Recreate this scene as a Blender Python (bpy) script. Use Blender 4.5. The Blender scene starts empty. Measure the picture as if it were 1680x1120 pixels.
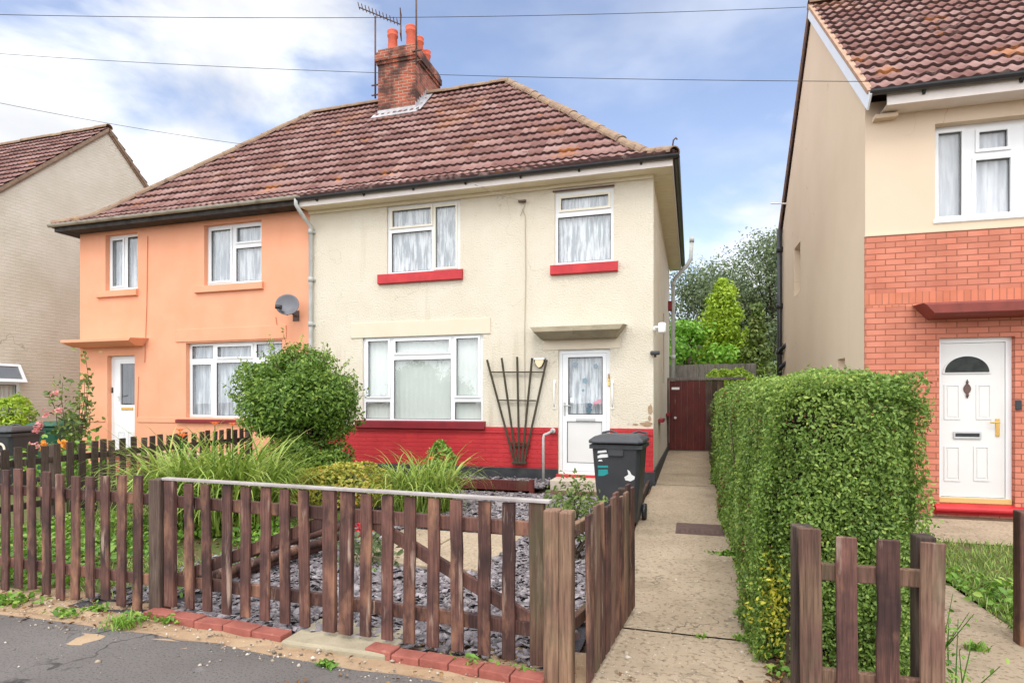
import bpy, bmesh, math, random
import numpy as np
from mathutils import Matrix, Vector
R = math.radians
random.seed(7)
sc = bpy.context.scene
col = sc.collection

# ------------------------------------------------------------------ camera
CAM_H, FPX, CX, HZ, YAW = 1.45, 978.0, 840.0, 660.0, math.atan(295 / 978)
cd = bpy.data.cameras.new("camera"); cam = bpy.data.objects.new("camera", cd); col.objects.link(cam)
cam.location = (0, 0, CAM_H)
cam.rotation_euler = (R(90), 0, YAW)
cd.sensor_width = 36; cd.lens = 36 * FPX / 1680
cd.shift_y = (HZ - 560) / 1680
cd.clip_start = 0.05; cd.clip_end = 3000
sc.camera = cam

# ------------------------------------------------------------------ sky, sun, exposure
SUN_EL, SUN_AZ = R(54), R(170)          # azimuth clockwise from +Y: behind the camera, a little to its right
sc.view_settings.view_transform = 'Standard'; sc.view_settings.look = 'None'
sc.view_settings.exposure = 0.45; sc.view_settings.gamma = 1
w = bpy.data.worlds.new("World"); sc.world = w; w.use_nodes = True
nt = w.node_tree; N = nt.nodes; L = nt.links
for n in list(N): N.remove(n)
def wn(t, **k):
    n = N.new(t)
    for a, b in k.items(): setattr(n, a, b)
    return n
out = wn('ShaderNodeOutputWorld'); bg = wn('ShaderNodeBackground')
sky = wn('ShaderNodeTexSky'); sky.sky_type = 'NISHITA'; sky.sun_disc = False
sky.sun_elevation = SUN_EL; sky.sun_rotation = SUN_AZ; sky.air_density = 1.0; sky.dust_density = 1.2; sky.ozone_density = 2.0
tc = wn('ShaderNodeTexCoord')
sep = wn('ShaderNodeSeparateXYZ'); L.new(tc.outputs['Generated'], sep.inputs[0])
def wmath(op, a, b=None, clamp=False):
    n = wn('ShaderNodeMath', operation=op, use_clamp=clamp)
    for i, v in enumerate((a, b)):
        if v is None: continue
        if isinstance(v, (int, float)): n.inputs[i].default_value = v
        else: L.new(v, n.inputs[i])
    return n.outputs[0]
def wmap(v, a, b, c, d, smooth=True):
    n = wn('ShaderNodeMapRange', interpolation_type='SMOOTHSTEP' if smooth else 'LINEAR')
    L.new(v, n.inputs[0])
    for i, q in enumerate((a, b, c, d)): n.inputs[i + 1].default_value = q
    return n.outputs[0]
mp = wn('ShaderNodeMapping'); mp.inputs['Scale'].default_value = (1, 1, 2.1); mp.inputs['Location'].default_value = (2.3, .4, .35)
L.new(tc.outputs['Generated'], mp.inputs[0])
n1 = wn('ShaderNodeTexNoise'); n1.inputs['Scale'].default_value = 2.7; n1.inputs['Detail'].default_value = 9; n1.inputs['Roughness'].default_value = .52
n1.inputs['Distortion'].default_value = .25
L.new(mp.outputs[0], n1.inputs['Vector'])
bias_l = wmap(sep.outputs['X'], -.25, -.60, 0, .215)          # heavier cloud towards the west (left)
bias_h = wmap(sep.outputs['Z'], .42, .06, 0, .24)             # cloud thickens towards the horizon
c = wmath('ADD', n1.outputs['Fac'], bias_l); c = wmath('ADD', c, bias_h); behind = wmap(sep.outputs['Y'], .28, -.2, 0, 1); behind = wmath('MAXIMUM', behind, wmap(sep.outputs['Z'], .56, .80, 0, 1)); c = wmath('ADD', c, wmath('MULTIPLY', behind, .35))
mp2 = wn('ShaderNodeMapping'); mp2.inputs['Scale'].default_value = (1.2, 1.2, 2.6); mp2.inputs['Rotation'].default_value = (0, R(24), 0); L.new(tc.outputs['Generated'], mp2.inputs[0])
n3 = wn('ShaderNodeTexNoise'); n3.inputs['Scale'].default_value = 2.6; n3.inputs['Detail'].default_value = 5; n3.inputs['Roughness'].default_value = .5; L.new(mp2.outputs[0], n3.inputs['Vector'])
wisp = wmath('MULTIPLY', wmap(n3.outputs['Fac'], .44, .8, 0, 1), .40)
cf = wmath('MAXIMUM', wmap(c, .54, .74, 0, 1), wisp)
n2 = wn('ShaderNodeTexNoise'); n2.inputs['Scale'].default_value = 5; n2.inputs['Detail'].default_value = 6
L.new(mp.outputs[0], n2.inputs['Vector'])
shade = wmath('MULTIPLY', wmap(n2.outputs['Fac'], .3, .65, .72, 1.0), wmath('ADD', wmath('MULTIPLY', behind, 1.15), 1.0))
cc = wn('ShaderNodeCombineColor')
L.new(wmath('MULTIPLY', shade, .93), cc.inputs[0]); L.new(wmath('MULTIPLY', shade, .95), cc.inputs[1]); L.new(wmath('MULTIPLY', shade, .99), cc.inputs[2])
sk = wn('ShaderNodeMix', data_type='RGBA', blend_type='MULTIPLY'); sk.inputs[0].default_value = 1
L.new(sky.outputs[0], sk.inputs[6]); sk.inputs[7].default_value = (.245, .208, .193, 1)
mx = wn('ShaderNodeMix', data_type='RGBA'); L.new(cf, mx.inputs[0]); L.new(sk.outputs[2], mx.inputs[6]); L.new(cc.outputs[0], mx.inputs[7])
L.new(mx.outputs[2], bg.inputs['Color']); bg.inputs['Strength'].default_value = 1.0
L.new(bg.outputs[0], out.inputs['Surface'])
sl = bpy.data.lights.new("sun", 'SUN'); sl.energy = 1.0; sl.angle = R(20); sl.color = (1, .955, .88)
so = bpy.data.objects.new("sun", sl); col.objects.link(so)
sdir = Vector((math.sin(SUN_AZ) * math.cos(SUN_EL), math.cos(SUN_AZ) * math.cos(SUN_EL), math.sin(SUN_EL)))
so.rotation_euler = sdir.to_track_quat('Z', 'Y').to_euler(); so.location = (0, -10, 30)
sc.cycles.max_bounces = 6; sc.cycles.transparent_max_bounces = 8

# ------------------------------------------------------------------ helpers
cT, sT = math.cos(YAW), math.sin(YAW)
def onY(px, py, Y):
    """a point on the upright plane y = Y"""
    u = (px - CX) / FPX; d = Y / (cT + u * sT)
    return d * (-sT + u * cT), CAM_H + (HZ - py) / FPX * d
def gz(y):                                     # the ground climbs gently from the pavement to the back of the plots
    return max(0.0, .02 * (y - 4.6))
def onG(px, py, z=0.0):
    u = (px - CX) / FPX; d = FPX * (CAM_H - z) / (py - HZ)
    return d * (-sT + u * cT), d * (cT + u * sT)

def world_m(o):
    m = o.matrix_basis.copy()
    while o.parent: o = o.parent; m = o.matrix_basis @ m
    return m

def tag(o, label=None, cat=None, group=None, kind=None):
    if label: o['label'] = label
    if cat: o['category'] = cat
    if group: o['group'] = group
    if kind: o['kind'] = kind
    return o
def thing(name, label, cat, loc=(0, 0, 0), rz=0, group=None, kind=None):
    o = bpy.data.objects.new(name, None); col.objects.link(o); o.empty_display_size = .2
    o.location = loc; o.rotation_euler = (0, 0, rz)
    return tag(o, label, cat, group, kind)

class MB:
    def __init__(s): s.v = []; s.f = []; s.r = []; s.rnd = None
    def face(s, pts, r=0.0):
        b = len(s.v); s.v += [tuple(p) for p in pts]; s.f.append(tuple(range(b, b + len(pts)))); s.r.append(r); return s
    def box(s, x0, x1, y0, y1, z0, z1, r=0.0):
        b = len(s.v)
        s.v += [(x0, y0, z0), (x1, y0, z0), (x1, y1, z0), (x0, y1, z0), (x0, y0, z1), (x1, y0, z1), (x1, y1, z1), (x0, y1, z1)]
        for q in ((0, 3, 2, 1), (4, 5, 6, 7), (0, 1, 5, 4), (1, 2, 6, 5), (2, 3, 7, 6), (3, 0, 4, 7)):
            s.f.append(tuple(b + i for i in q)); s.r.append(r)
        return s
    def bar(s, a, b_, wd, ht, up=(0, 0, 1), r=0.0):
        """a square bar from a to b_, wd across and ht along up"""
        a = Vector(a); b_ = Vector(b_); t = (b_ - a).normalized(); up = Vector(up)
        sd = t.cross(up)
        if sd.length < 1e-4: sd = t.cross(Vector((1, 0, 0)))
        sd.normalize(); up = sd.cross(t).normalized(); k = len(s.v)
        for p in (a, b_):
            for i, j in ((-1, -1), (1, -1), (1, 1), (-1, 1)): s.v.append(tuple(p + sd * (wd / 2 * i) + up * (ht / 2 * j)))
        for q in ((3, 2, 1, 0), (4, 5, 6, 7), (0, 1, 5, 4), (1, 2, 6, 5), (2, 3, 7, 6), (3, 0, 4, 7)):
            s.f.append(tuple(k + i for i in q)); s.r.append(r)
        return s
    def tube(s, pts, rad, n=10, cap=True):
        pts = [Vector(p) for p in pts]; k = len(s.v); m = len(pts)
        rads = rad if isinstance(rad, (list, tuple)) else [rad] * m
        ref = None
        for i, p in enumerate(pts):
            t = (pts[min(i + 1, m - 1)] - pts[max(i - 1, 0)]).normalized()
            if ref is None:
                ref = Vector((0, 0, 1)) if abs(t.z) < .9 else Vector((1, 0, 0))
            a = t.cross(ref).normalized(); b = a.cross(t).normalized(); ref = b
            for j in range(n):
                q = 2 * math.pi * j / n; s.v.append(tuple(p + (a * math.cos(q) + b * math.sin(q)) * rads[i]))
        for i in range(m - 1):
            for j in range(n):
                j2 = (j + 1) % n; s.f.append((k + i * n + j, k + i * n + j2, k + (i + 1) * n + j2, k + (i + 1) * n + j)); s.r.append(0)
        if cap:
            s.f.append(tuple(k + j for j in reversed(range(n)))); s.r.append(0)
            s.f.append(tuple(k + (m - 1) * n + j for j in range(n))); s.r.append(0)
        return s
    def lathe(s, c, prof, n=20, axis=(0, 0, 1)):
        ax = Vector(axis).normalized(); a = ax.orthogonal().normalized(); b = ax.cross(a); c = Vector(c); k = len(s.v)
        for (r, h) in prof:
            for j in range(n):
                q = 2 * math.pi * j / n; s.v.append(tuple(c + ax * h + (a * math.cos(q) + b * math.sin(q)) * r))
        for i in range(len(prof) - 1):
            for j in range(n):
                j2 = (j + 1) % n; s.f.append((k + i * n + j, k + i * n + j2, k + (i + 1) * n + j2, k + (i + 1) * n + j)); s.r.append(0)
        s.f.append(tuple(k + j for j in reversed(range(n)))); s.r.append(0)
        s.f.append(tuple(k + (len(prof) - 1) * n + j for j in range(n))); s.r.append(0)
        return s
    def prism(s, poly, mapf, w0, w1):
        """outline (u, v) pushed from w0 to w1 through mapf(u, v, w)"""
        k = len(s.v); n = len(poly)
        for ww in (w0, w1): s.v += [tuple(mapf(u, v, ww)) for u, v in poly]
        s.f.append(tuple(range(k, k + n))); s.f.append(tuple(reversed(range(k + n, k + 2 * n)))); s.r += [0, 0]
        for i in range(n):
            j = (i + 1) % n; s.f.append((k + i, k + n + i, k + n + j, k + j)); s.r.append(0)
        return s
    def panel(s, mapf, u0, u1, v0, v1, holes, w0, w1, back=False, edges=False):
        """wall sheet with rectangular holes; front at w0, reveals running to w1"""
        us = sorted({u0, u1, *[h[i] for h in holes for i in (0, 1)]}); vs = sorted({v0, v1, *[h[i] for h in holes for i in (2, 3)]})
        us = [u for u in us if u0 <= u <= u1]; vs = [v for v in vs if v0 <= v <= v1]
        inh = lambda u, v: any(h[0] < u < h[1] and h[2] < v < h[3] for h in holes)
        for a, b in zip(us, us[1:]):
            for c_, d in zip(vs, vs[1:]):
                if inh((a + b) / 2, (c_ + d) / 2): continue
                s.face([mapf(a, c_, w0), mapf(b, c_, w0), mapf(b, d, w0), mapf(a, d, w0)])
                if back: s.face([mapf(a, d, w1), mapf(b, d, w1), mapf(b, c_, w1), mapf(a, c_, w1)])
        for (a, b, c_, d) in holes:
            for p, q in (((a, c_), (b, c_)), ((b, c_), (b, d)), ((b, d), (a, d)), ((a, d), (a, c_))):
                s.face([mapf(*p, w1), mapf(*q, w1), mapf(*q, w0), mapf(*p, w0)])
        if edges:
            for p, q in (((u0, v0), (u1, v0)), ((u1, v0), (u1, v1)), ((u1, v1), (u0, v1)), ((u0, v1), (u0, v0))):
                s.face([mapf(*p, w0), mapf(*q, w0), mapf(*q, w1), mapf(*p, w1)])
        return s
    def build(s, name, m, parent=None, bevel=0, smooth=False, local=False, seg=2, loc=None, merge=True):
        return mkmesh(name, np.array(s.v, float), s.f, m, parent, bevel, smooth, local, seg, s.r if any(s.r) else None, loc, merge)

def mkmesh(name, v, f, m, parent=None, bevel=0, smooth=False, local=False, seg=2, rnd=None, loc=None, merge=False):
    if parent is not None and not local:
        mi = world_m(parent).inverted(); A = np.array(mi.to_3x3()); v = v @ A.T + np.array(mi.translation)
    if loc is not None: v = v - np.array(loc)
    me = bpy.data.meshes.new(name)
    if isinstance(f, np.ndarray):
        nf, k = f.shape
        me.vertices.add(len(v)); me.vertices.foreach_set('co', np.ascontiguousarray(v, dtype=np.float32).ravel())
        me.loops.add(nf * k); me.loops.foreach_set('vertex_index', f.astype(np.int32).ravel())
        me.polygons.add(nf); me.polygons.foreach_set('loop_start', np.arange(0, nf * k, k, dtype=np.int32))
        me.update(calc_edges=True)
    else:
        me.from_pydata([tuple(p) for p in v], [], f)
        if merge and len(v) < 60000:
            bm = bmesh.new(); bm.from_mesh(me)
            lay = bm.faces.layers.float.new('rnd') if rnd is not None else None
            if lay is not None:
                bm.faces.ensure_lookup_table()
                for fc, q in zip(bm.faces, rnd): fc[lay] = q
            bmesh.ops.remove_doubles(bm, verts=bm.verts, dist=1e-5)
            bmesh.ops.recalc_face_normals(bm, faces=bm.faces) if bevel else None
            bm.to_mesh(me); bm.free(); rnd = None
        uvbox(me)
    if rnd is not None:
        at = me.attributes.new('rnd', 'FLOAT', 'FACE'); at.data.foreach_set('value', np.asarray(rnd, dtype=np.float32)[:len(me.polygons)])
    if smooth: me.polygons.foreach_set('use_smooth', np.ones(len(me.polygons), dtype=bool))
    me.materials.append(m)
    o = bpy.data.objects.new(name, me); col.objects.link(o)
    if parent is not None: o.parent = parent
    if loc is not None: o.location = loc
    if bevel:
        b = o.modifiers.new('bevel', 'BEVEL'); b.width = bevel; b.segments = seg; b.limit_method = 'ANGLE'; b.angle_limit = R(40)
    return o

def uvbox(me):
    """box-projected metres, so bricks and grain keep their real size"""
    uv = me.uv_layers.new(name='uv'); n = len(me.loops)
    co = np.empty(len(me.vertices) * 3, np.float32); me.vertices.foreach_get('co', co); co = co.reshape(-1, 3)
    vi = np.empty(n, np.int32); me.loops.foreach_get('vertex_index', vi)
    nm = np.empty(len(me.polygons) * 3, np.float32); me.polygons.foreach_get('normal', nm); nm = np.abs(nm.reshape(-1, 3))
    lt = np.empty(len(me.polygons), np.int32); me.polygons.foreach_get('loop_total', lt)
    ax = np.repeat(np.argmax(nm, axis=1), lt); p = co[vi]
    a = np.where(ax == 0, p[:, 1], p[:, 0]); b = np.where(ax == 2, p[:, 1], p[:, 2])
    uv.data.foreach_set('uv', np.stack([a, b], 1).astype(np.float32).ravel())

# ------------------------------------------------------------------ materials
def mat(name, base, var=None, rough=.75, scale=3., detail=6, bump=0, bscale=40., bdist=.01, spots=(), brick=None, grain=None,
        spec=.3, metal=0, rnd=None, shift=False, mort=None, stretch=None, trans=0, coat=0, bstretch=None, lo=.35, hi=.65, crack=None):
    m = bpy.data.materials.new(name); m.use_nodes = True; t = m.node_tree; n = t.nodes; l = t.links
    bs = n['Principled BSDF']; bs.inputs['Roughness'].default_value = rough; bs.inputs['Metallic'].default_value = metal
    bs.inputs['Specular IOR Level'].default_value = spec
    if coat: bs.inputs['Coat Weight'].default_value = coat
    tc = n.new('ShaderNodeTexCoord'); co = tc.outputs['Object']; uv = tc.outputs['UV']
    if shift:
        oi = n.new('ShaderNodeObjectInfo'); mu = n.new('ShaderNodeMath'); mu.operation = 'MULTIPLY'; mu.inputs[1].default_value = 37.
        l.new(oi.outputs['Random'], mu.inputs[0])
        rv = oi.outputs['Random']
        va = n.new('ShaderNodeVectorMath'); l.new(co, va.inputs[0]); l.new(mu.outputs[0], va.inputs[1]); co = va.outputs[0]
    def noise(sc_, det=6, st=None, rg=.55, vec=None):
        x = n.new('ShaderNodeTexNoise'); x.inputs['Scale'].default_value = sc_; x.inputs['Detail'].default_value = det; x.inputs['Roughness'].default_value = rg
        v = vec or co
        if st:
            mp = n.new('ShaderNodeMapping'); mp.inputs['Scale'].default_value = st; l.new(v, mp.inputs[0]); v = mp.outputs[0]
        l.new(v, x.inputs['Vector']); return x.outputs['Fac']
    def ramp(v, a, b, c=0., d=1.):
        x = n.new('ShaderNodeMapRange'); l.new(v, x.inputs[0])
        for i, q in enumerate((a, b, c, d)): x.inputs[i + 1].default_value = q
        return x.outputs[0]
    def mix(f, a, b, mode='MIX'):
        x = n.new('ShaderNodeMix'); x.data_type = 'RGBA'; x.blend_type = mode
        for i, q in ((0, f), (6, a), (7, b)):
            if isinstance(q, (int, float)): x.inputs[i].default_value = q
            elif isinstance(q, tuple): x.inputs[i].default_value = (*q[:3], 1)
            else: l.new(q, x.inputs[i])
        return x.outputs[2]
    c = base if var is None else mix(ramp(noise(scale, detail, stretch), lo, hi), base, var)
    hgt = None
    if rnd is not None:
        at = n.new('ShaderNodeAttribute'); at.attribute_name = 'rnd'; f = at.outputs['Fac']
        cr = n.new('ShaderNodeValToRGB'); e = cr.color_ramp.elements
        for i, (p, q) in enumerate(rnd):
            x = e[i] if i < 2 else e.new(p)
            x.position = p; x.color = (*q, 1)
        l.new(f, cr.inputs[0]); c = mix(.85 if var is not None else 1., c, cr.outputs[0])
    if brick:
        bt = n.new('ShaderNodeTexBrick'); l.new(uv, bt.inputs['Vector'])
        bt.inputs['Scale'].default_value = 1; bt.inputs['Brick Width'].default_value = brick[0]; bt.inputs['Row Height'].default_value = brick[1]
        bt.inputs['Mortar Size'].default_value = brick[2]; bt.inputs['Mortar Smooth'].default_value = .3
        bt.inputs['Color1'].default_value = (.8, .8, .8, 1); bt.inputs['Color2'].default_value = (1.1, 1.1, 1.1, 1); bt.inputs['Mortar'].default_value = (1, 1, 1, 1)
        if mort is not None:
            c = mix(.75, c, bt.outputs['Color'], 'MULTIPLY'); c = mix(bt.outputs['Fac'], c, mort)
        hgt = ramp(bt.outputs['Fac'], 0, 1, 1, 0)
    if grain:
        g = noise(grain, 6, (17, 17, .8), .62); c = mix(ramp(g, .34, .60, .62, 0.), c, (.016, .009, .007))
        hgt = g
    if shift and grain:
        rm = ramp(rv, 0, 1, .62, 1.25); cb = n.new('ShaderNodeCombineColor'); [l.new(rm, cb.inputs[i]) for i in range(3)]; c = mix(1., c, cb.outputs[0], 'MULTIPLY')
    for (sc_col, s_s, th, soft, *ex) in spots:
        f = ramp(noise(s_s, 7, ex[1] if len(ex) > 1 else None, .6), th, th + soft, 0, ex[0] if ex else 1.)
        c = mix(f, c, sc_col)
    if crack:                      # wandering hairline cracks, broken up by a second noise
        cn = noise(crack[0], 5, None, .5); ab = n.new('ShaderNodeMath'); ab.operation = 'SUBTRACT'; l.new(cn, ab.inputs[0]); ab.inputs[1].default_value = .5
        a2 = n.new('ShaderNodeMath'); a2.operation = 'ABSOLUTE'; l.new(ab.outputs[0], a2.inputs[0])
        ml = n.new('ShaderNodeMath'); ml.operation = 'MULTIPLY'; l.new(ramp(a2.outputs[0], crack[1] * .4, crack[1], crack[3], 0.), ml.inputs[0]); l.new(ramp(noise(crack[0] * 1.3, 3, (1.1, .9, 1.)), .48, .56), ml.inputs[1])
        c = mix(ml.outputs[0], c, crack[2])
    if isinstance(c, tuple): bs.inputs['Base Color'].default_value = (*c, 1)
    else: l.new(c, bs.inputs['Base Color'])
    if bump:
        b = n.new('ShaderNodeBump'); b.inputs['Strength'].default_value = bump; b.inputs['Distance'].default_value = bdist
        h = noise(bscale, 4, bstretch)
        if hgt is not None:
            ad = n.new('ShaderNodeMath'); ad.operation = 'MULTIPLY_ADD'; l.new(h, ad.inputs[0]); ad.inputs[1].default_value = .5; l.new(hgt, ad.inputs[2]); h = ad.outputs[0]
        l.new(h, b.inputs['Height']); l.new(b.outputs[0], bs.inputs['Normal'])
    if trans:
        tr = n.new('ShaderNodeBsdfTranslucent'); ms = n.new('ShaderNodeMixShader'); ms.inputs[0].default_value = trans
        if isinstance(c, tuple): tr.inputs[0].default_value = (*c, 1)
        else: l.new(c, tr.inputs[0])
        l.new(bs.outputs[0], ms.inputs[1]); l.new(tr.outputs[0], ms.inputs[2]); l.new(ms.outputs[0], n['Material Output'].inputs['Surface'])
    return m

def glass_mat(name, tint=(.97, .985, .98), refl=.09):
    m = bpy.data.materials.new(name); m.use_nodes = True; t = m.node_tree; n = t.nodes; l = t.links
    n.remove(n['Principled BSDF'])
    tr = n.new('ShaderNodeBsdfTransparent'); tr.inputs[0].default_value = (*tint, 1)
    gl = n.new('ShaderNodeBsdfGlossy'); gl.inputs['Roughness'].default_value = .01
    nz = n.new('ShaderNodeTexNoise'); nz.inputs['Scale'].default_value = 1.3; tcx = n.new('ShaderNodeTexCoord'); l.new(tcx.outputs['Object'], nz.inputs['Vector'])
    bp = n.new('ShaderNodeBump'); bp.inputs['Strength'].default_value = .05; bp.inputs['Distance'].default_value = .05; l.new(nz.outputs['Fac'], bp.inputs['Height']); l.new(bp.outputs[0], gl.inputs['Normal'])
    fr = n.new('ShaderNodeLayerWeight'); pw = n.new('ShaderNodeMath'); pw.operation = 'POWER'; pw.inputs[1].default_value = 5; l.new(fr.outputs['Facing'], pw.inputs[0])
    ad = n.new('ShaderNodeMath'); ad.operation = 'MULTIPLY_ADD'; ad.inputs[1].default_value = .85; ad.inputs[2].default_value = .05 + refl; l.new(pw.outputs[0], ad.inputs[0])
    ms = n.new('ShaderNodeMixShader'); l.new(ad.outputs[0], ms.inputs[0]); l.new(tr.outputs[0], ms.inputs[1]); l.new(gl.outputs[0], ms.inputs[2])
    l.new(ms.outputs[0], n['Material Output'].inputs['Surface'])
    return m

M = {}
M['cream'] = mat('roughcast_cream', crack=(.45, .0012, (.36, .30, .22), .45), base=(.725, .665, .55), var=(.685, .615, .49), rough=.9, scale=1.2, bump=1., bscale=32, bdist=.022, bstretch=(1, 1, 1.7), spec=.15,
                 spots=[((.60, .49, .31), 1.1, .60, .2, .35), ((.54, .46, .34), .8, .59, .14, .6, (4.5, 4.5, .35))])
M['band'] = mat('smooth_cream_band', (.70, .615, .485), (.665, .575, .44), .85, 2, bump=.2, bscale=60, spec=.15)
M['orange'] = mat('orange_render', (.80, .385, .24), (.755, .34, .20), .85, 1.1, bump=.35, bscale=90, bdist=.004, spec=.15,
                  spots=[((.60, .22, .10), .9, .64, .12, .3, (4, 4, .4))])
M['white_brick'] = mat('painted_brick_offwhite', crack=(.35, .0018, (.25, .2, .15), .6), base=(.72, .66, .55), var=(.64, .58, .46), rough=.85, scale=1.3, brick=(.235, .078, .012), bump=.8, bscale=40, bdist=.012, spec=.15,
                       spots=[((.42, .2, .1), 2.2, .735, .02, .8), ((.5, .44, .33), 1.2, .6, .2, .5)])
M['tan'] = mat('tan_smooth_render', crack=(.4, .0016, (.42, .31, .21), .5), base=(.70, .565, .43), var=(.66, .525, .39), rough=.9, scale=.7, bump=.25, bscale=70, bdist=.004, spec=.12,
               spots=[((.60, .46, .30), .7, .60, .2, .35, (3, 3, .5))])
M['orange_brick'] = mat('orange_red_brick', (.60, .225, .15), (.52, .175, .112), .8, 3, brick=(.225, .0745, .007), mort=(.30, .11, .07), bump=.6, bscale=60, bdist=.006, spec=.2)
M['soldier'] = mat('upright_brick_course', (.60, .21, .13), (.55, .18, .10), .8, 5, brick=(.075, .225, .006), mort=(.36, .14, .09), bump=.6, bscale=60, bdist=.006, spec=.2)
M['chim_brick'] = mat('sooty_chimney_brick', (.44, .11, .058), (.30, .075, .045), .85, 3, brick=(.225, .075, .011), mort=(.38, .27, .20), bump=.8, bscale=60, bdist=.01,
                      spots=[((.040, .026, .022), 1.7, .44, .14, .88)])
M['red_brick'] = mat('red_painted_brick', (.52, .032, .036), (.42, .022, .028), .55, 2, brick=(.235, .078, .01), bump=.9, bscale=50, bdist=.012, spec=.35)
M['red'] = mat('red_gloss_paint', (.56, .032, .035), (.44, .02, .026), .45, 5, bump=.2, bscale=60, spec=.4)
M['dark_red'] = mat('dark_red_paint', (.24, .015, .022), (.18, .012, .018), .5, 5, spec=.4)
M['bitumen'] = mat('black_bitumen_band', (.028, .03, .034), (.05, .05, .052), .6, 6, bump=.3)
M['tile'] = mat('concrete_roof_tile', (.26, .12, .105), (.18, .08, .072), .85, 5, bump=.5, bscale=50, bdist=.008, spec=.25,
                rnd=[(0, (.018, .010, .009)), (.03, (.022, .012, .011)), (.05, (.165, .08, .07)), (.5, (.245, .128, .11)), (1, (.37, .235, .21))],  # near-black low stops colour the course risers, painting in their shadow lines
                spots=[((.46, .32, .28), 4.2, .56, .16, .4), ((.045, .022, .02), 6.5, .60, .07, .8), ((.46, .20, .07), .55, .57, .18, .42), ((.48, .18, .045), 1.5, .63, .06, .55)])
M['ridge'] = mat('lichened_ridge_tile', (.24, .155, .11), (.31, .22, .145), .9, 6, bump=.5, bscale=40, spots=[((.45, .27, .07), 3, .62, .08, .5), ((.12, .08, .06), 9, .56, .1, .7)])
M['mortar'] = mat('verge_mortar', (.36, .21, .14), (.42, .29, .2), .9, 8, bump=.4)
M['upvc'] = mat('white_upvc', (.80, .81, .82), (.77, .78, .79), .3, 3, spec=.5)
M['cream_paint'] = mat('cream_painted_timber', (.80, .75, .63), (.76, .70, .57), .45, 6, spec=.4)
M['glass'] = glass_mat('window_glass')
M['dark_glass'] = glass_mat('grey_leaded_glass', (.35, .38, .40), .1)
def curtain(name, a, b, sc_, bump=.3):
    return mat(name, a, b, .9, sc_, 8, bump=bump, bscale=sc_ * 1.5, spec=.1, trans=.12, lo=.42, hi=.58, stretch=(1.6, 1.6, .22))
M['net'] = curtain('lace_net_curtain', (.80, .83, .86), (.36, .40, .44), 12)
M['net_plain'] = curtain('plain_net_curtain', (.78, .79, .82), (.60, .62, .67), 7)
M['blind'] = mat('vertical_blind_fabric', (.88, .92, .88), (.82, .87, .83), .9, 2, spec=.1, trans=.2)
M['voile'] = curtain('pale_voile_curtain', (.74, .78, .82), (.42, .46, .51), 7)
M['black'] = mat('black_plastic', (.022, .023, .026), (.032, .033, .036), .38, 9, spec=.45)
M['binblack'] = mat('grey_black_bin_plastic', (.040, .042, .047), (.052, .054, .06), .5, 5, bump=.15, bscale=120, spec=.4, spots=[((.12, .115, .11), 7, .64, .08, .35)])
M['bingreen'] = mat('green_bin_plastic', (.012, .075, .04), (.016, .09, .05), .5, 5, spec=.4)
M['grey_pipe'] = mat('grey_painted_pipe', (.50, .51, .49), (.40, .41, .38), .6, 6, spots=[((.22, .21, .19), 8, .62, .1, .7)])
M['gutter_grey'] = mat('dirty_grey_gutter', (.42, .40, .34), (.30, .28, .22), .7, 5, spots=[((.12, .11, .09), 5, .6, .15, .6)])
M['fascia_dark'] = mat('flaking_black_fascia', (.03, .027, .025), (.07, .06, .055), .8, 6, bump=.4, spots=[((.4, .37, .33), 12, .68, .04, .7)])
M['fascia_white'] = mat('white_fascia', (.76, .69, .65), (.70, .63, .58), .45, 4)
M['soffit'] = mat('cream_soffit_board', (.80, .72, .56), (.76, .68, .51), .5, 4)
M['concrete'] = mat('weathered_concrete', (.40, .34, .24), (.30, .26, .18), .9, 4, bump=.5, bscale=70, spots=[((.16, .14, .09), 5, .6, .15, .6)])
M['step'] = mat('pale_step_concrete', (.55, .47, .38), (.47, .40, .32), .9, 4, bump=.4, bscale=90)
M['path'] = mat('exposed_tan_concrete', crack=(.8, .003, (.11, .085, .06), .7), base=(.43, .34, .24), var=(.35, .27, .188), rough=.9, scale=1.5, bump=.8, bscale=150, bdist=.006, spec=.15, lo=.3, hi=.7,
                spots=[((.20, .145, .10), 30, .53, .08, .75), ((.62, .54, .44), 42, .63, .04, .8), ((.20, .155, .10), 1.4, .54, .16, .6)])
M['asphalt'] = mat('worn_asphalt', crack=(.9, .005, (.03, .027, .026), .8), base=(.118, .104, .097), var=(.155, .138, .128), rough=.85, scale=1.2, bump=.7, bscale=220, bdist=.004, spec=.25,
                   spots=[((.05, .045, .045), 75, .54, .08, .75), ((.34, .32, .31), 85, .66, .03, .8), ((.24, .225, .215), 2.6, .66, .05, .4)])
M['sand'] = mat('sandy_verge', (.42, .30, .19), (.34, .22, .13), .95, 3, bump=.8, bscale=90, bdist=.01, spots=[((.22, .13, .08), 14, .6, .08, .7), ((.55, .45, .34), 30, .64, .06, .7), ((.20, .09, .045), 5, .66, .08, .6)])
M['soil'] = mat('brown_soil', (.16, .105, .065), (.10, .065, .04), .95, 5, bump=1, bscale=40, bdist=.03, spots=[((.26, .19, .12), 30, .6, .1, .7)])
M['lawn'] = mat('rough_lawn', (.10, .16, .03), (.16, .13, .06), .95, 3, bump=1, bscale=60, bdist=.03, spots=[((.22, .17, .09), 4, .58, .1, .8)])
M['dark_bed'] = mat('dark_slate_bed', (.05, .044, .05), (.075, .068, .078), .9, 20, bump=1, bscale=60, bdist=.02)
M['slate'] = mat('purple_slate_chip', (.175, .15, .185), None, .6, spec=.4, bump=.4, bscale=90, rnd=[(0, (.085, .072, .078)), (.5, (.195, .168, .176)), (1, (.38, .34, .348))])
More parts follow.
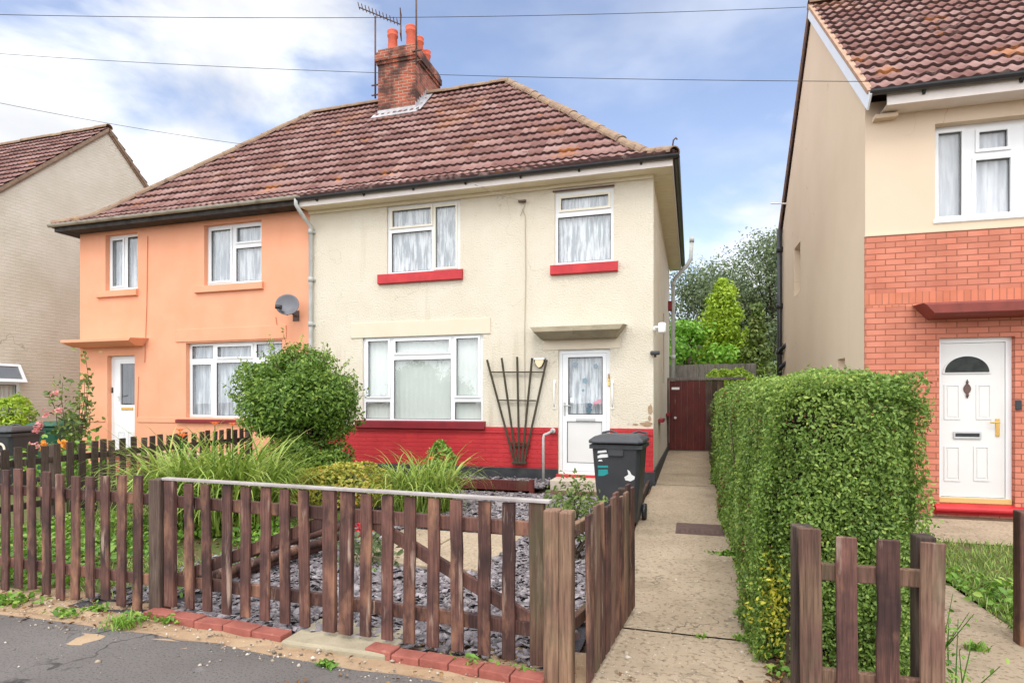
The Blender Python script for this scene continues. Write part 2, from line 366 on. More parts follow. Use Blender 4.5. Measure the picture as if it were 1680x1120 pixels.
M['brick_red'] = mat('red_edging_brick', (.36, .12, .09), (.26, .08, .06), .85, 9, bump=.6, bscale=90, shift=True, spots=[((.50, .28, .2), 14, .62, .08, .5)])
M['wood'] = mat('red_brown_stained_timber', (.175, .078, .058), (.062, .028, .025), .7, 4.5, lo=.35, hi=.65, bump=.7, bscale=20, bdist=.006, grain=6, shift=True, bstretch=(6, 6, .5), spec=.35,
                spots=[((.34, .17, .10), 2.6, .54, .14, .75, (2, 2, .8)), ((.42, .31, .24), 4.2, .60, .10, .7, (4, 4, .5)), ((.04, .022, .018), 3.4, .62, .1, .45, (3, 3, .9))])
M['wood_dark'] = mat('dark_damp_timber', (.125, .082, .062), (.07, .047, .037), .75, 3, bump=.7, bscale=20, bdist=.006, grain=6, shift=True, bstretch=(6, 6, .5),
                     spots=[((.19, .14, .10), 3, .58, .15, .7, (3, 3, .5))])
M['wood_pale'] = mat('weathered_post_timber', (.25, .155, .095), (.17, .085, .065), .8, 2.6, bump=.8, bscale=20, bdist=.006, grain=5, shift=True, bstretch=(6, 6, .5),
                     spots=[((.09, .075, .042), 2.4, .55, .12, .75, (3, 3, .9)), ((.36, .27, .19), 3, .6, .15, .6, (4, 4, .5))])
M['wood_red'] = mat('red_stained_boards', (.165, .032, .027), (.105, .022, .02), .6, 2.5, bump=.5, bscale=20, grain=5, bstretch=(6, 6, .5), spots=[((.10, .06, .035), 2, .56, .15, .6)])
M['wood_grey'] = mat('silvered_boards', (.27, .24, .22), (.20, .18, .165), .85, 4, bump=.5, bscale=20, grain=5)
M['metal_strip'] = mat('galvanised_strip', (.47, .43, .41), (.33, .29, .275), .45, 8, metal=.35, spec=.5)
M['iron'] = mat('rusty_brown_iron', (.10, .06, .055), (.14, .085, .07), .7, 14, bump=.4, bscale=60)
M['terracotta'] = mat('orange_terracotta', (.62, .145, .085), (.52, .11, .065), .8, 6, bump=.3, spots=[((.18, .08, .06), 5, .64, .1, .6)])
M['lead'] = mat('lead_flashing', (.50, .49, .50), (.38, .37, .38), .5, 7, metal=.2)
M['trellis'] = mat('dark_green_brown_timber', (.045, .036, .022), (.07, .055, .034), .8, 8, bump=.3)
M['brass'] = mat('polished_brass', (.75, .48, .16), None, .25, metal=1)
M['chrome'] = mat('brushed_steel', (.6, .6, .6), None, .3, metal=1)
M['white_gloss'] = mat('white_plastic', (.82, .82, .81), None, .35, spec=.5)
M['door_grey'] = mat('white_door_panel', (.70, .69, .67), (.68, .67, .65), .35, 3, spec=.5)
M['dish'] = mat('grey_mesh_dish', (.15, .15, .165), (.13, .13, .145), .5, 9, metal=.3)
M['wire'] = mat('dark_cable', (.03, .028, .028), None, .6)
M['wire_pale'] = mat('painted_cable', (.42, .36, .28), None, .7)
M['teal'] = mat('teal_sticker', (.03, .30, .30), None, .5)
M['bark'] = mat('brown_bark', (.10, .07, .045), (.06, .042, .03), .9, 12, bump=.8, bscale=40)
M['pink'] = mat('pink_petals', (.80, .26, .28), (.85, .45, .42), .6, 20, trans=.3)
M['yellow'] = mat('yellow_orange_petals', (.80, .42, .06), (.80, .25, .05), .6, 20, trans=.3)
M['orange_petal'] = mat('orange_petals', (.78, .22, .05), (.75, .12, .03), .6, 20, trans=.3)
M['red_petal'] = mat('red_petals', (.70, .02, .03), (.55, .01, .03), .6, 20, trans=.3)
def leaf(name, a, b, c, rough=.42, trans=.3, spec=.4):
    return mat(name, b, None, rough, spec=spec, rnd=[(0, a), (.5, b), (1, c)], trans=trans)
M['hedge_leaf'] = leaf('privet_leaf', (.065, .125, .024), (.20, .32, .058), (.44, .54, .12))
M['bush_leaf'] = leaf('laurel_leaf', (.042, .10, .014), (.15, .265, .036), (.38, .49, .08))
M['lily_leaf'] = leaf('daylily_leaf', (.11, .18, .025), (.26, .37, .055), (.48, .53, .14))
M['dark_tree'] = leaf('grey_green_leaf', (.065, .10, .04), (.165, .22, .095), (.33, .38, .18))
M['lime_tree'] = leaf('yellow_green_conifer_leaf', (.15, .25, .016), (.36, .52, .035), (.58, .68, .08))
M['green_tree'] = leaf('fresh_green_leaf', (.07, .21, .016), (.20, .44, .035), (.38, .60, .09))
M['olive'] = leaf('olive_green_leaf', (.06, .10, .022), (.16, .23, .05), (.32, .37, .1))
M['grass'] = leaf('grass_blade', (.08, .14, .02), (.20, .32, .045), (.44, .45, .14))
M['weed_leaf'] = leaf('weed_leaf', (.06, .16, .018), (.19, .36, .045), (.40, .50, .10))
M['bed_leaf'] = leaf('yellowing_low_leaf', (.18, .26, .03), (.48, .46, .07), (.70, .26, .07))
M['litter'] = leaf('dead_leaf', (.10, .05, .025), (.22, .11, .05), (.36, .24, .12), .8, .1, .1)
# ================================================================== shared builders
def onX(px, py, X):
    u = (px - CX) / FPX; d = X / (-sT + u * cT)
    return d * (cT + u * sT), CAM_H + (HZ - py) / FPX * d

def pleats(mapf, u0, u1, v0, v1, w, n=None, amp=.012, period=.085, seed=1):
    rg = random.Random(seed); mb = MB(); n = n or max(8, int((u1 - u0) / period * 6)); pu = None
    ph = rg.random() * 6
    for i in range(n + 1):
        u = u0 + (u1 - u0) * i / n
        ww = w + amp * math.sin(2 * math.pi * u / period + ph + .8 * math.sin(u * 9)) + amp * .4 * math.sin(u * 47 + 2)
        if pu is not None: mb.face([mapf(pu[0], v0, pu[1]), mapf(u, v0, ww), mapf(u, v1, ww), mapf(pu[0], v1, pu[1])])
        pu = (u, ww)
    return mb

def window(parent, mapf, rect, panes, sashes=(), setback=.05, frame='upvc', sash_mat=None, curt='net', glass='glass', local=False, seed=1, sill=None, amp=.012, period=.085, drip=True, curtain_rect=None):
    """frame is the part; glass, opening lights, curtain and sill are its sub-parts"""
    u0, u1, v0, v1 = rect
    fr = MB().panel(mapf, u0, u1, v0, v1, panes, setback, setback + .06, back=True, edges=True)
    f = fr.build('window', M[frame], parent, local=local)
    g = MB()
    for (a, b, c, d) in panes: g.face([mapf(a, c, setback + .03), mapf(b, c, setback + .03), mapf(b, d, setback + .03), mapf(a, d, setback + .03)])
    g.build('pane', M[glass], f, local=local)
    for i in sashes:
        a, b, c, d = panes[i]; e = .034
        s = MB().panel(mapf, a - e, b + e, c - e, d + e, [(a + .004, b - .004, c + .004, d - .004)], setback - .02, setback + .012, edges=True)
        s.build('opening_light', M[sash_mat or frame], f, local=local)
    gk = MB()
    for (a, b, c, d) in panes:
        gk.panel(mapf, a, b, c, d, [(a + .009, b - .009, c + .009, d - .009)], setback + .012, setback + .03)
    gk.build('gasket', M['black'], f, local=local)
    cr = curtain_rect or (u0 + .01, u1 - .01, v0 + .02, v1 - .01)
    pleats(mapf, *cr, setback + .095, amp=amp, period=period, seed=seed).build('curtain', M[curt], f, smooth=True, local=local)
    if sill:
        a, b, c, d, pr, mm = sill
        s = MB(); k = len(s.v)
        poly = [(-pr, d - .012), (-pr, c + .012), (-pr + .02, c), (.02, c), (setback + .02, d + .004), (.0, d + .004)]
        for uu in (a, b): s.v += [tuple(mapf(uu, z, w_)) for w_, z in poly]
        n = len(poly); s.f += [tuple(range(n)), tuple(reversed(range(n, 2 * n)))]; s.r += [0, 0]
        for i in range(n):
            j = (i + 1) % n; s.f.append((i, n + i, n + j, j)); s.r.append(0)
        s.build('sill', M[mm], f, local=local)
    return f

def roof_slope(E, ea, eh, prof, aL, aR, hmax, gauge=.325, pitch=.15, wave=.014, nsub=8, seed=0):
    """tiled slope: courses of rolled tiles; E eave start, ea along the eave, eh level up-slope direction; prof(h) -> z"""
    E = np.array(E, float); ea = np.array(ea, float); eh = np.array(eh, float)
    hs = np.linspace(0, hmax, 400); zs = np.array([prof(h) for h in hs]); s = np.concatenate([[0], np.cumsum(np.hypot(np.diff(hs), np.diff(zs)))])
    S = s[-1]; n = int(round(S / gauge)); rg = np.random.default_rng(seed)
    V = []; Fc = []; Rn = []; base = 0
    a0 = min(aL(0), aL(hmax)); a1 = max(aR(0), aR(hmax)); k = int((a1 - a0) / (pitch / nsub)) + 1
    aa = a0 + np.arange(k + 1) * pitch / nsub
    for i in range(n):
        sA, sB = S * i / n, min(S, S * (i + 1) / n + .05)
        tint = rg.random(int((a1 - a0) / (2 * pitch)) + 3)
        lift = rg.normal(0, .004, int((a1 - a0) / (2 * pitch)) + 3)
        ti = ((aa - a0) / (2 * pitch)).astype(int)
        wv = wave * (np.maximum(0, np.sin(2 * np.pi * aa / pitch)) ** .8 * 1.15 - .25 * np.maximum(0, -np.sin(2 * np.pi * aa / pitch)))
        rows = []
        for (ss, lf) in ((sA, -.012), (sA, .054), (sB, .004)):
            h = np.interp(ss, s, hs); z = np.interp(ss, s, zs)
            h2 = np.interp(min(ss + .02, S), s, hs); z2 = np.interp(min(ss + .02, S), s, zs)
            if ss >= S - .02: h2, z2 = h, z; h1, z1 = np.interp(S - .05, s, hs), np.interp(S - .05, s, zs); tv = np.array([h - h1, z - z1])
            else: tv = np.array([h2 - h, z2 - z])
            tv = tv / np.linalg.norm(tv); nh, nz = -tv[1], tv[0]
            a = np.clip(aa, aL(h), aR(h)); t_ = lf + (wv if lf > 0 else wv * .9) + (lift[ti] if lf > .01 else 0)
            rows.append(E[None] + a[:, None] * ea[None] + (h + nh * t_)[:, None] * eh[None] + np.outer(z + nz * t_, [0, 0, 1.]) - np.array([0, 0, 0]))
        m = len(aa); V += rows
        for (p, q) in ((0, 1), (1, 2)):
            j = np.arange(m - 1)
            A = np.stack([base + p * m + j, base + p * m + j + 1, base + q * m + j + 1, base + q * m + j], 1)
            w_ = np.abs(np.clip(aa[1:], aL(np.interp(sA, s, hs)), aR(np.interp(sA, s, hs))) - np.clip(aa[:-1], aL(np.interp(sA, s, hs)), aR(np.interp(sA, s, hs)))) > 1e-5
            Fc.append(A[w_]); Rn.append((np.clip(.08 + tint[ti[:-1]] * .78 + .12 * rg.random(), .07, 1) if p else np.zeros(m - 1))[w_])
        base += 3 * m
    return np.concatenate(V), np.concatenate(Fc), np.concatenate(Rn)
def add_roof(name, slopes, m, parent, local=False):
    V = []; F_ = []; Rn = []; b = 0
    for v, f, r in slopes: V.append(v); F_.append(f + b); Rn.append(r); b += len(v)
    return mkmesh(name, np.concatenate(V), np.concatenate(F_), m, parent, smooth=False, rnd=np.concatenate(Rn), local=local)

def ridge_tiles(A, B, r=.11, seg=.42, seed=0, lap=.03):
    """half-round tiles laid end to end from A up to B"""
    A = Vector(A); B = Vector(B); t = (B - A); Ln = t.length; t.normalize(); sd = t.cross(Vector((0, 0, 1))).normalized(); up = sd.cross(t).normalized()
    n = max(1, int(Ln / seg)); mb = MB(); rg = random.Random(seed); k = 9
    for i in range(n):
        p = A + t * (Ln * i / n - lap); q = A + t * (Ln * (i + 1) / n); rr = r * (1.03 + rg.uniform(-.03, .05)); dz = rg.uniform(-.008, .012)
        b = len(mb.v)
        for (c, f) in ((p, 1.05), (q, .98)):
            for off in (0, -.018):
                for j in range(k):
                    g = math.pi * (j / (k - 1) * 1.1 - .05); mb.v.append(tuple(c + sd * math.cos(g) * (rr * f + off) + up * (math.sin(g) * (rr * f + off) * .85 + dz - .02)))
        for j in range(k - 1):
            mb.f.append((b + j, b + j + 1, b + 2 * k + j + 1, b + 2 * k + j)); mb.f.append((b + k + j, b + k + j + 1, b + j + 1, b + j)); mb.r += [0, 0]
            mb.f.append((b + 2 * k + j, b + 2 * k + j + 1, b + 3 * k + j + 1, b + 3 * k + j)); mb.r.append(0)
    return mb

def gutter_mb(A, B, r=.055, th=.006, n=9, side=(0, -1, 0)):
    A = Vector(A); B = Vector(B); sd = Vector(side); up = Vector((0, 0, 1)); mb = MB(); b = 0
    for c in (A, B):
        for rr in (r, r - th):
            for j in range(n):
                g = math.pi * j / (n - 1); mb.v.append(tuple(c + sd * math.cos(g) * rr - up * math.sin(g) * rr))
    for j in range(n - 1):
        mb.f.append((j, j + 1, 2 * n + j + 1, 2 * n + j)); mb.f.append((n + j + 1, n + j, 3 * n + j, 3 * n + j + 1))
        mb.f.append((j + 1, j, n + j, n + j + 1)); mb.f.append((2 * n + j, 2 * n + j + 1, 3 * n + j + 1, 3 * n + j)); mb.r += [0] * 4
    for j in (0, n - 1): mb.f.append((j, 2 * n + j, 3 * n + j, n + j)); mb.r.append(0)
    # end stops
    mb.f.append(tuple(range(n))); mb.f.append(tuple(reversed(range(2 * n, 3 * n)))); mb.r += [0, 0]
    return mb

# ================================================================== the semi-detached pair
YF, YB, XR, XM, XL = 9.86, 16.9, -.592, -7.04, -12.95
EZ, RZ, OV, YRG = 5.27, 8.94, .36, 13.36
def F(u, v, w): return (u, YF + w, v)
def fx(px): return onY(px, 660, YF)[0]
def fz(px, py): return onY(px, py, YF)[1]
def frect(x0, x1, yt, yb, col=None):
    c = (x0 + x1) / 2 if col is None else col
    return (fx(x0), fx(x1), fz(c, yb), fz(c, yt))
def prof_semi(h):
    return EZ + .50 * h if h < .5 else EZ + .25 + (RZ - EZ - .25) / (3.86 - .5) * (h - .5)

cream = thing('house', 'cream roughcast semi-detached house half with a red painted base and white front door', 'house', ((XM + XR) / 2, YF, .1))
orange = thing('house', 'orange rendered semi-detached house half with a satellite dish on its wall', 'house', ((XM + XL) / 2, YF, .1))

# ---- cream half: openings first (pixel rows read off the facade)
wA = (fx(635), fx(755), fz(695, 448), fz(695, 333)); wB = (fx(910), fx(1007), fz(958, 433), fz(958, 311))
wC = (fx(595), fx(792), fz(692, 692), fz(692, 550)); dC = (fx(916), fx(1001), .25, fz(958, 573))
m_ = MB().panel(F, XM, XR, .0, 5.3, [wA, wB, wC, dC], 0, .2)
m_.build('wall', M['cream'], cream)
side = lambda u, v, w: (XR - w, u, v)
ks = MB().panel(side, YF, YB, 0, 5.3, [], 0, .2)
ks.face([(XR, YB, 0), (XM, YB, 0), (XM, YB, 5.3), (XR, YB, 5.3)])
ks.build('wall', M['cream'], cream)
# flat rendered bands: lintel over the ground floor window, door surround, eaves strip
bd = MB(); ln = frect(576, 805, 526, 551)
bd.box(ln[0], ln[1], YF - .018, YF - .001, ln[2], ln[3])
bd.box(fx(893), fx(1018), YF - .012, YF - .001, dC[3] + .004, fz(958, 549))
bd.build('rendered_band', M['band'], cream, bevel=.006)
# red brick base with its projecting course, and the black band at the ground
pl = MB(); ztop = 1.028; zc = .925; z0 = .33
for (a, b) in ((XM + .003, dC[0] - .0), (dC[1] + .0, XR)):
    pl.box(a, b, YF - .028, YF - .001, zc, ztop - .002); pl.box(a, b, YF - .012, YF - .0005, z0, zc - .012)
    pl.box(a, b, YF - .006, YF - .0007, zc - .012, zc)
pl.build('brick_base', M['red_brick'], cream)
bt = MB(); bt.box(XM + .003, dC[0], YF - .035, YF - .001, -.05, z0); bt.box(dC[1], XR + .03, YF - .035, YF - .001, -.05, z0)
bt.box(XR + .001, XR + .03, YF - .001, YB, -.05, .36)
bt.build('damp_course_band', M['bitumen'], cream, bevel=.008)

p = lambda *a: frect(*a)
za, zb = wA[2], wA[3]
xa, xm, xb = fx(638), fx(709), fx(752)
zt = fz(672, 376)
window(cream, F, wA, [(xa + .05, xm - .035, zt + .07, zb - .075), (xa + .035, xm - .028, za + .06, zt - .035), (xm + .05, xb - .06, za + .085, zb - .085)], (0, 2), .04, curt='net', sash_mat='cream_paint', seed=3,
       sill=(fx(622), fx(760), fz(691, 463), fz(691, 446), .07, 'red'))
zt = fz(958, 348)
window(cream, F, wB, [(wB[0] + .10, wB[1] - .09, zt + .075, wB[3] - .10), (wB[0] + .05, wB[1] - .05, wB[2] + .055, zt - .045)], (0,), .04, curt='net', sash_mat='cream_paint', seed=4,
       sill=(fx(904), fx(1014), fz(958, 449), fz(958, 432), .07, 'red'))
x1, x2 = fx(641), fx(742); zl = fz(692, 656); zm = fz(692, 585)
window(cream, F, wC, [(wC[0] + .09, x1 - .06, zl + .075, wC[3] - .07), (wC[0] + .045, x1 - .035, wC[2] + .05, zl - .035),
                      (x1 + .075, x2 - .07, zm + .08, wC[3] - .085), (x1 + .045, x2 - .045, wC[2] + .05, zm - .045),
                      (x2 + .06, wC[1] - .09, zl + .075, wC[3] - .07), (x2 + .035, wC[1] - .045, wC[2] + .05, zl - .035)], (0, 2, 4), .04, curt='blind', seed=5, amp=.004, period=.1,
       sill=(fx(586), fx(797), fz(692, 703), fz(692, 690), .09, 'dark_red'))
# dark head flashings over the upper windows
for bx_ in ((wA[0] - .03, wA[1] + .01, YF - .03, YF + .04, wA[3] + .002, wA[3] + .022), (wB[0] - .03, wB[1] + .01, YF - .03, YF + .04, wB[3] + .002, wB[3] + .022), (wC[0], wC[1], YF - .012, YF + .04, wC[3] + .002, wC[3] + .014)):
    MB().box(*bx_).build('head_flashing', M['iron'], cream)

# ---- front door
def door_cream():
    a, b, c, d = dC
    gr = (fx(931), fx(988), fz(958, 680), fz(958, 585)); pr = (fx(929), fx(987), fz(958, 760), fz(958, 691))
    fr = MB().panel(F, a, b, c, d, [(a + .06, b - .06, c + .045, d - .06)], .05, .12, back=True, edges=True)
    o = fr.build('door_frame', M['upvc'], cream)
    lf = MB().panel(F, a + .064, b - .064, c + .05, d - .064, [(gr[0], gr[1], gr[2], gr[3]), (pr[0], pr[1], pr[2], pr[3])], .055, .11, back=True, edges=True)
    D = lf.build('door', M['upvc'], cream, bevel=.004)
    MB().face([F(gr[0], gr[2], .085), F(gr[1], gr[2], .085), F(gr[1], gr[3], .085), F(gr[0], gr[3], .085)]).build('pane', M['glass'], D)
    MB().panel(F, gr[0] + .001, gr[1] - .001, gr[2] + .001, gr[3] - .001, [(gr[0] + .014, gr[1] - .014, gr[2] + .014, gr[3] - .014)], .062, .084).build('gasket', M['black'], D)
    k = MB().panel(F, pr[0] + .001, pr[1] - .001, pr[2] + .001, pr[3] - .001, [(pr[0] + .008, pr[1] - .008, pr[2] + .008, pr[3] - .008)], .066, .084)
    k.build('gasket', M['black'], D)
    MB().box(pr[0], pr[1], YF + .08, YF + .10, pr[2], pr[3]).build('panel', M['door_grey'], D)
    pleats(F, gr[0] - .02, gr[1] + .02, gr[2] - .05, gr[3] + .05, .15, period=.06, seed=8).build('curtain', M['net'], D, smooth=True)
    dots = MB()
    for (x, y, r) in ((942, 597, 4.5), (976, 600, 4), (958, 624, 4.5), (955, 640, 2.5), (965, 672, 5), (966, 664, 4)):
        xx, zz = fx(x), fz(x, y); rr = r * .01
        dots.prism([(xx + rr * math.cos(q) * (1 + .15 * math.cos(5 * q)), zz + rr * math.sin(q) * (1 + .15 * math.cos(5 * q))) for q in np.linspace(0, 2 * math.pi, 20)[:-1]], F, .086, .092)
    dots.build('glass_sticker', mat('blue_glass_sticker', (.05, .22, .28), (.12, .16, .24), .5, 14), D)
    st = MB(); st.prism([(fx(x), fz(x, y)) for x, y in ((971, 660), (984, 654), (986, 659), (974, 664))], F, .086, .091); st.build('glass_sticker', mat('pink_glass_sticker', (.6, .12, .2), None, .5), D)
    st = MB(); st.box(fx(934), fx(940), YF + .086, YF + .091, fz(936, 660), fz(936, 652)); st.build('glass_sticker', M['white_gloss'], D)
    h = MB(); hx = fx(925.5); z_ = fz(926, 668)
    h.box(hx - .016, hx + .016, YF + .043, YF + .054, z_ - .14, z_ + .09)
    h.tube([(hx, YF + .05, z_ + .03), (hx, YF, z_ + .03), (hx + .05, YF - .005, z_ + .03), (hx + .12, YF - .005, z_ + .025)], .011)
    h.build('handle', M['grey_pipe'], D, bevel=.004)
    lb = MB(); lb.box(fx(944), fx(976), YF + .045, YF + .054, fz(958, 691) + .004, fz(958, 686)); lb.build('letterbox', M['chrome'], D, bevel=.003)
    hg = MB()
    for y in (620, 628): hg.box(fx(999) - .02, fx(999) + .012, YF + .03, YF + .05, fz(999, y) - .05, fz(999, y) + .02)
    hg.build('hinge', M['brass'], D, bevel=.003)
    MB().box(a - .03, b + .02, YF - .07, YF + .10, c - .06, c - .002).build('doorstep', M['red'], cream, bevel=.01)
door_cream()

# ---- concrete canopy over the cream front door, on small corbels
def canopy(parent, x0, x1, zt_, zb_, pr, m, seed=0):
    mb = MB(); n = 4
    poly = [(0, zb_), (-pr * .55, zb_ + .01), (-pr * .93, (zb_ + zt_) / 2), (-pr, (zb_ + zt_) / 2 + .015), (-pr, zt_), (0, zt_ + .03)]
    k = len(mb.v)
    for x, e in ((x0, 1), (x1, -1)):
        for (yy, z) in poly: mb.v.append((x + e * (.35 * (zt_ - z) * 2.2), YF + yy - .001, z))
    n = len(poly); mb.f += [tuple(range(n)), tuple(reversed(range(n, 2 * n)))]
    for i in range(n):
        j = (i + 1) % n; mb.f.append((i, n + i, n + j, j))
    mb.r += [0] * (n + 2)
    return mb.build('canopy', m, parent, bevel=.006)
canopy(cream, fx(878), fx(1027), fz(955, 538), fz(955, 557), .36, M['concrete'])

# ---- roof halves
E0 = (0, YF - OV, 0)
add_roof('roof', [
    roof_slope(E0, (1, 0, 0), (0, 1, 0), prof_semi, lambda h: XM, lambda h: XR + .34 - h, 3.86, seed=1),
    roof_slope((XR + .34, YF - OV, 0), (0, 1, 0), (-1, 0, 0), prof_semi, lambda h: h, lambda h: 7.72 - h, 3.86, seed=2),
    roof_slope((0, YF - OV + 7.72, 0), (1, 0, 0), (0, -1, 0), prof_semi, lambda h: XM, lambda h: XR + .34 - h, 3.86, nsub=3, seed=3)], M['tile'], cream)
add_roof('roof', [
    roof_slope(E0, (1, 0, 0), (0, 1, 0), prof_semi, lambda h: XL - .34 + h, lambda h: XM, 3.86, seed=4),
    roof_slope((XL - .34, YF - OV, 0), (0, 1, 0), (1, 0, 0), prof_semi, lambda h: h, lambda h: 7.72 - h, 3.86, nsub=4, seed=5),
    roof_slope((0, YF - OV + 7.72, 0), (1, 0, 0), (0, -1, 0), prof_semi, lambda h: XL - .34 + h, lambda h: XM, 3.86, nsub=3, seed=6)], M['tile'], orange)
def hip(xe, sx, rz_=RZ):
    pts = [(xe + sx * h, YF - OV + h, prof_semi(h) + .035) for h in (.02, .5, 3.86)]
    return pts
hp = hip(XR + .34, -1)
rt = ridge_tiles(hp[0], hp[1], .105, .3, 1); r2 = ridge_tiles(hp[1], hp[2], .105, .36, 2)
def merge(*ms):
    o = MB()
    for m in ms:
        b = len(o.v); o.v += m.v; o.f += [tuple(i + b for i in f) for f in m.f]; o.r += m.r
    return o
bk = [(x, 2 * YRG - y, z) for x, y, z in hp]
merge(rt, r2, ridge_tiles((XM + .5, YRG, RZ + .035), (hp[2][0], YRG, RZ + .035), .105, .4, 3), ridge_tiles(bk[1], bk[2], .105, .36, 4)).build('ridge_tiles', M['ridge'], cream, smooth=False)
hq = hip(XL - .34, 1)
merge(ridge_tiles(hq[0], hq[1], .105, .3, 5), ridge_tiles(hq[1], hq[2], .105, .36, 6), ridge_tiles((hq[2][0], YRG, RZ + .035), (XM - .15, YRG, RZ + .035), .105, .4, 7)).build('ridge_tiles', M['ridge'], orange)
MB().tube([(hp[0][0] - .02, hp[0][1] + .02, EZ + .08), (hp[0][0] + .0, hp[0][1], EZ + .22), (hp[0][0] + .04, hp[0][1] - .01, EZ + .25), (hp[0][0] + .055, hp[0][1] - .01, EZ + .22)], .012).build('hip_iron', M['iron'], cream, smooth=True)

# ---- eaves: soffit, fascia, gutter
ez = EZ - .16; yo = YF - OV + .03; xo = XR + .31
sf = MB()
sf.box(XM + .002, xo - .02, yo + .02, YF + .0, ez, ez + .02); sf.box(XR, xo - .02, YF + .001, YB + .3, ez + .001, ez + .019)
for i in range(46):
    y = YF + .05 + i * .155; sf.box(XR + .02, xo - .03, y, y + .006, ez - .004, ez + .0005)
sf.box(XM + .002, XR, YF - .05, YF - .001, ez - .055, ez - .001)
for i in range(86): sf.box(XM + .03 + i * .075, XM + .05 + i * .075, YF - .056, YF - .05, ez - .05, ez - .004)
sf.build('soffit', M['soffit'], cream)
fa = MB(); fa.box(XM + .002, xo, yo, yo + .02, ez - .005, EZ + .01); fa.box(xo - .02, xo, yo + .021, YB + .32, ez - .005, EZ + .01)
fa.build('fascia', M['fascia_white'], cream)
gt = gutter_mb((XM + .0, yo - .055, EZ - .02), (xo + .10, yo - .055, EZ - .02), .052)
gb = gutter_mb((xo + .055, yo - .0, EZ - .022), (xo + .055, YB + .36, EZ - .022), .052, side=(1, 0, 0))
gt = merge(gt, gb)
for i in range(7): gt.bar((XM + .4 + i * .98, yo - .06, EZ - .035), (XM + .4 + i * .98, yo, EZ - .085), .03, .05)
gt.build('gutter', M['black'], cream)
# orange half: old grey gutter on a flaking dark fascia
xo2 = XL - .31
MB().box(xo2 + .02, XM - .002, yo + .02, YF, ez + .05, ez + .07).box(xo2 + .02, XL, YF + .001, YB, ez + .051, ez + .069).build('soffit', M['fascia_dark'], orange)
MB().box(xo2, XM - .002, yo, yo + .022, ez + .04, EZ + .01).box(xo2, xo2 + .02, yo + .023, YB, ez + .04, EZ + .01).build('fascia', M['fascia_dark'], orange)
merge(gutter_mb((xo2 - .08, yo - .058, EZ + .02), (XM + .05, yo - .058, EZ + .02), .056), gutter_mb((xo2 - .055, yo, EZ + .018), (xo2 - .055, YB, EZ + .018), .056, side=(-1, 0, 0))).build('gutter', M['gutter_grey'], orange)
dp = XM - .02
q = MB().tube([(dp, yo - .058, EZ - .03), (dp, yo - .058, EZ - .13), (dp + .05, yo + .03, EZ - .28), (dp + .09, YF - .07, EZ - .46), (dp + .09, YF - .07, 2.9), (dp + .09, YF - .07, .1)], .038, 12)
for z in (4.66, 3.75, 2.9, 2.0, 1.1): q.tube([(dp + .09, YF - .07, z), (dp + .09, YF - .07, z + .09)], .047, 12); q.box(dp + .03, dp + .15, YF - .04, YF - .002, z + .02, z + .06)
q.build('downpipe', M['grey_pipe'], orange, smooth=True)

# ---- chimney (stands on the party line; carried by the cream half)
cx0, cx1, cy0, cy1, ct = -7.17, -6.19, 12.7, 14.05, 9.78
ch = MB(); ch.box(cx0, cx1, cy0, cy1, 7.6, ct - .3)
for i, (e, a, b) in enumerate(((.03, ct - .3, ct - .225), (.06, ct - .225, ct - .08), (.035, ct - .08, ct), (0, ct, ct + .075))): ch.box(cx0 - e, cx1 + e, cy0 - e, cy1 + e, a, b)
C_ = ch.build('chimney', M['chim_brick'], cream)
cm = MB(); k = len(cm.v); z = ct + .076
cm.box(cx0 + .06, cx1 - .06, cy0 + .06, cy1 - .06, z - .002, z + .05); cm.build('flaunching', M['mortar'], C_, bevel=.03)
for (x, y, s_, hh) in ((-6.93, 12.98, 1, .56), (-6.44, 12.98, 1.02, .58), (-6.44, 13.4, .95, .56), (-6.42, 13.78, .9, .44)):
    MB().lathe((x, y, z), [(.125 * s_, 0), (.12 * s_, .02), (.108 * s_, hh - .16), (.13 * s_, hh - .13), (.13 * s_, hh - .09), (.115 * s_, hh - .08), (.13 * s_, hh - .03), (.13 * s_, hh), (.095 * s_, hh), (.085 * s_, hh - .2)], 20).build('chimney_pot', M['terracotta'], C_, smooth=True)
fl = MB(); zb_ = lambda y: prof_semi(y - (YF - OV)) if y <= YRG else prof_semi(2 * YRG - y - (YF - OV))
fl.bar((cx0 - .1, cy0 - .10, zb_(cy0 - .10) + .06), (cx1 + .1, cy0 - .10, zb_(cy0 - .10) + .06), .2, .02, (0, -.7, .7))
fl.box(cx0 - .01, cx1 + .01, cy0 - .012, cy0 - .001, zb_(cy0) - .1, zb_(cy0) + .13)
for i in range(7):
    y = cy0 + i * (YRG - cy0) / 6.5; fl.box(cx1 + .001, cx1 + .012, y, y + .10, zb_(y) - .1, zb_(y + .06) + .16)
fl.bar((cx1 + .09, cy0 - .1, zb_(cy0 - .1) + .07), (cx1 + .09, YRG, RZ + .07), .17, .015, (0, -.7, .7))
fl.build('flashing', M['lead'], C_)

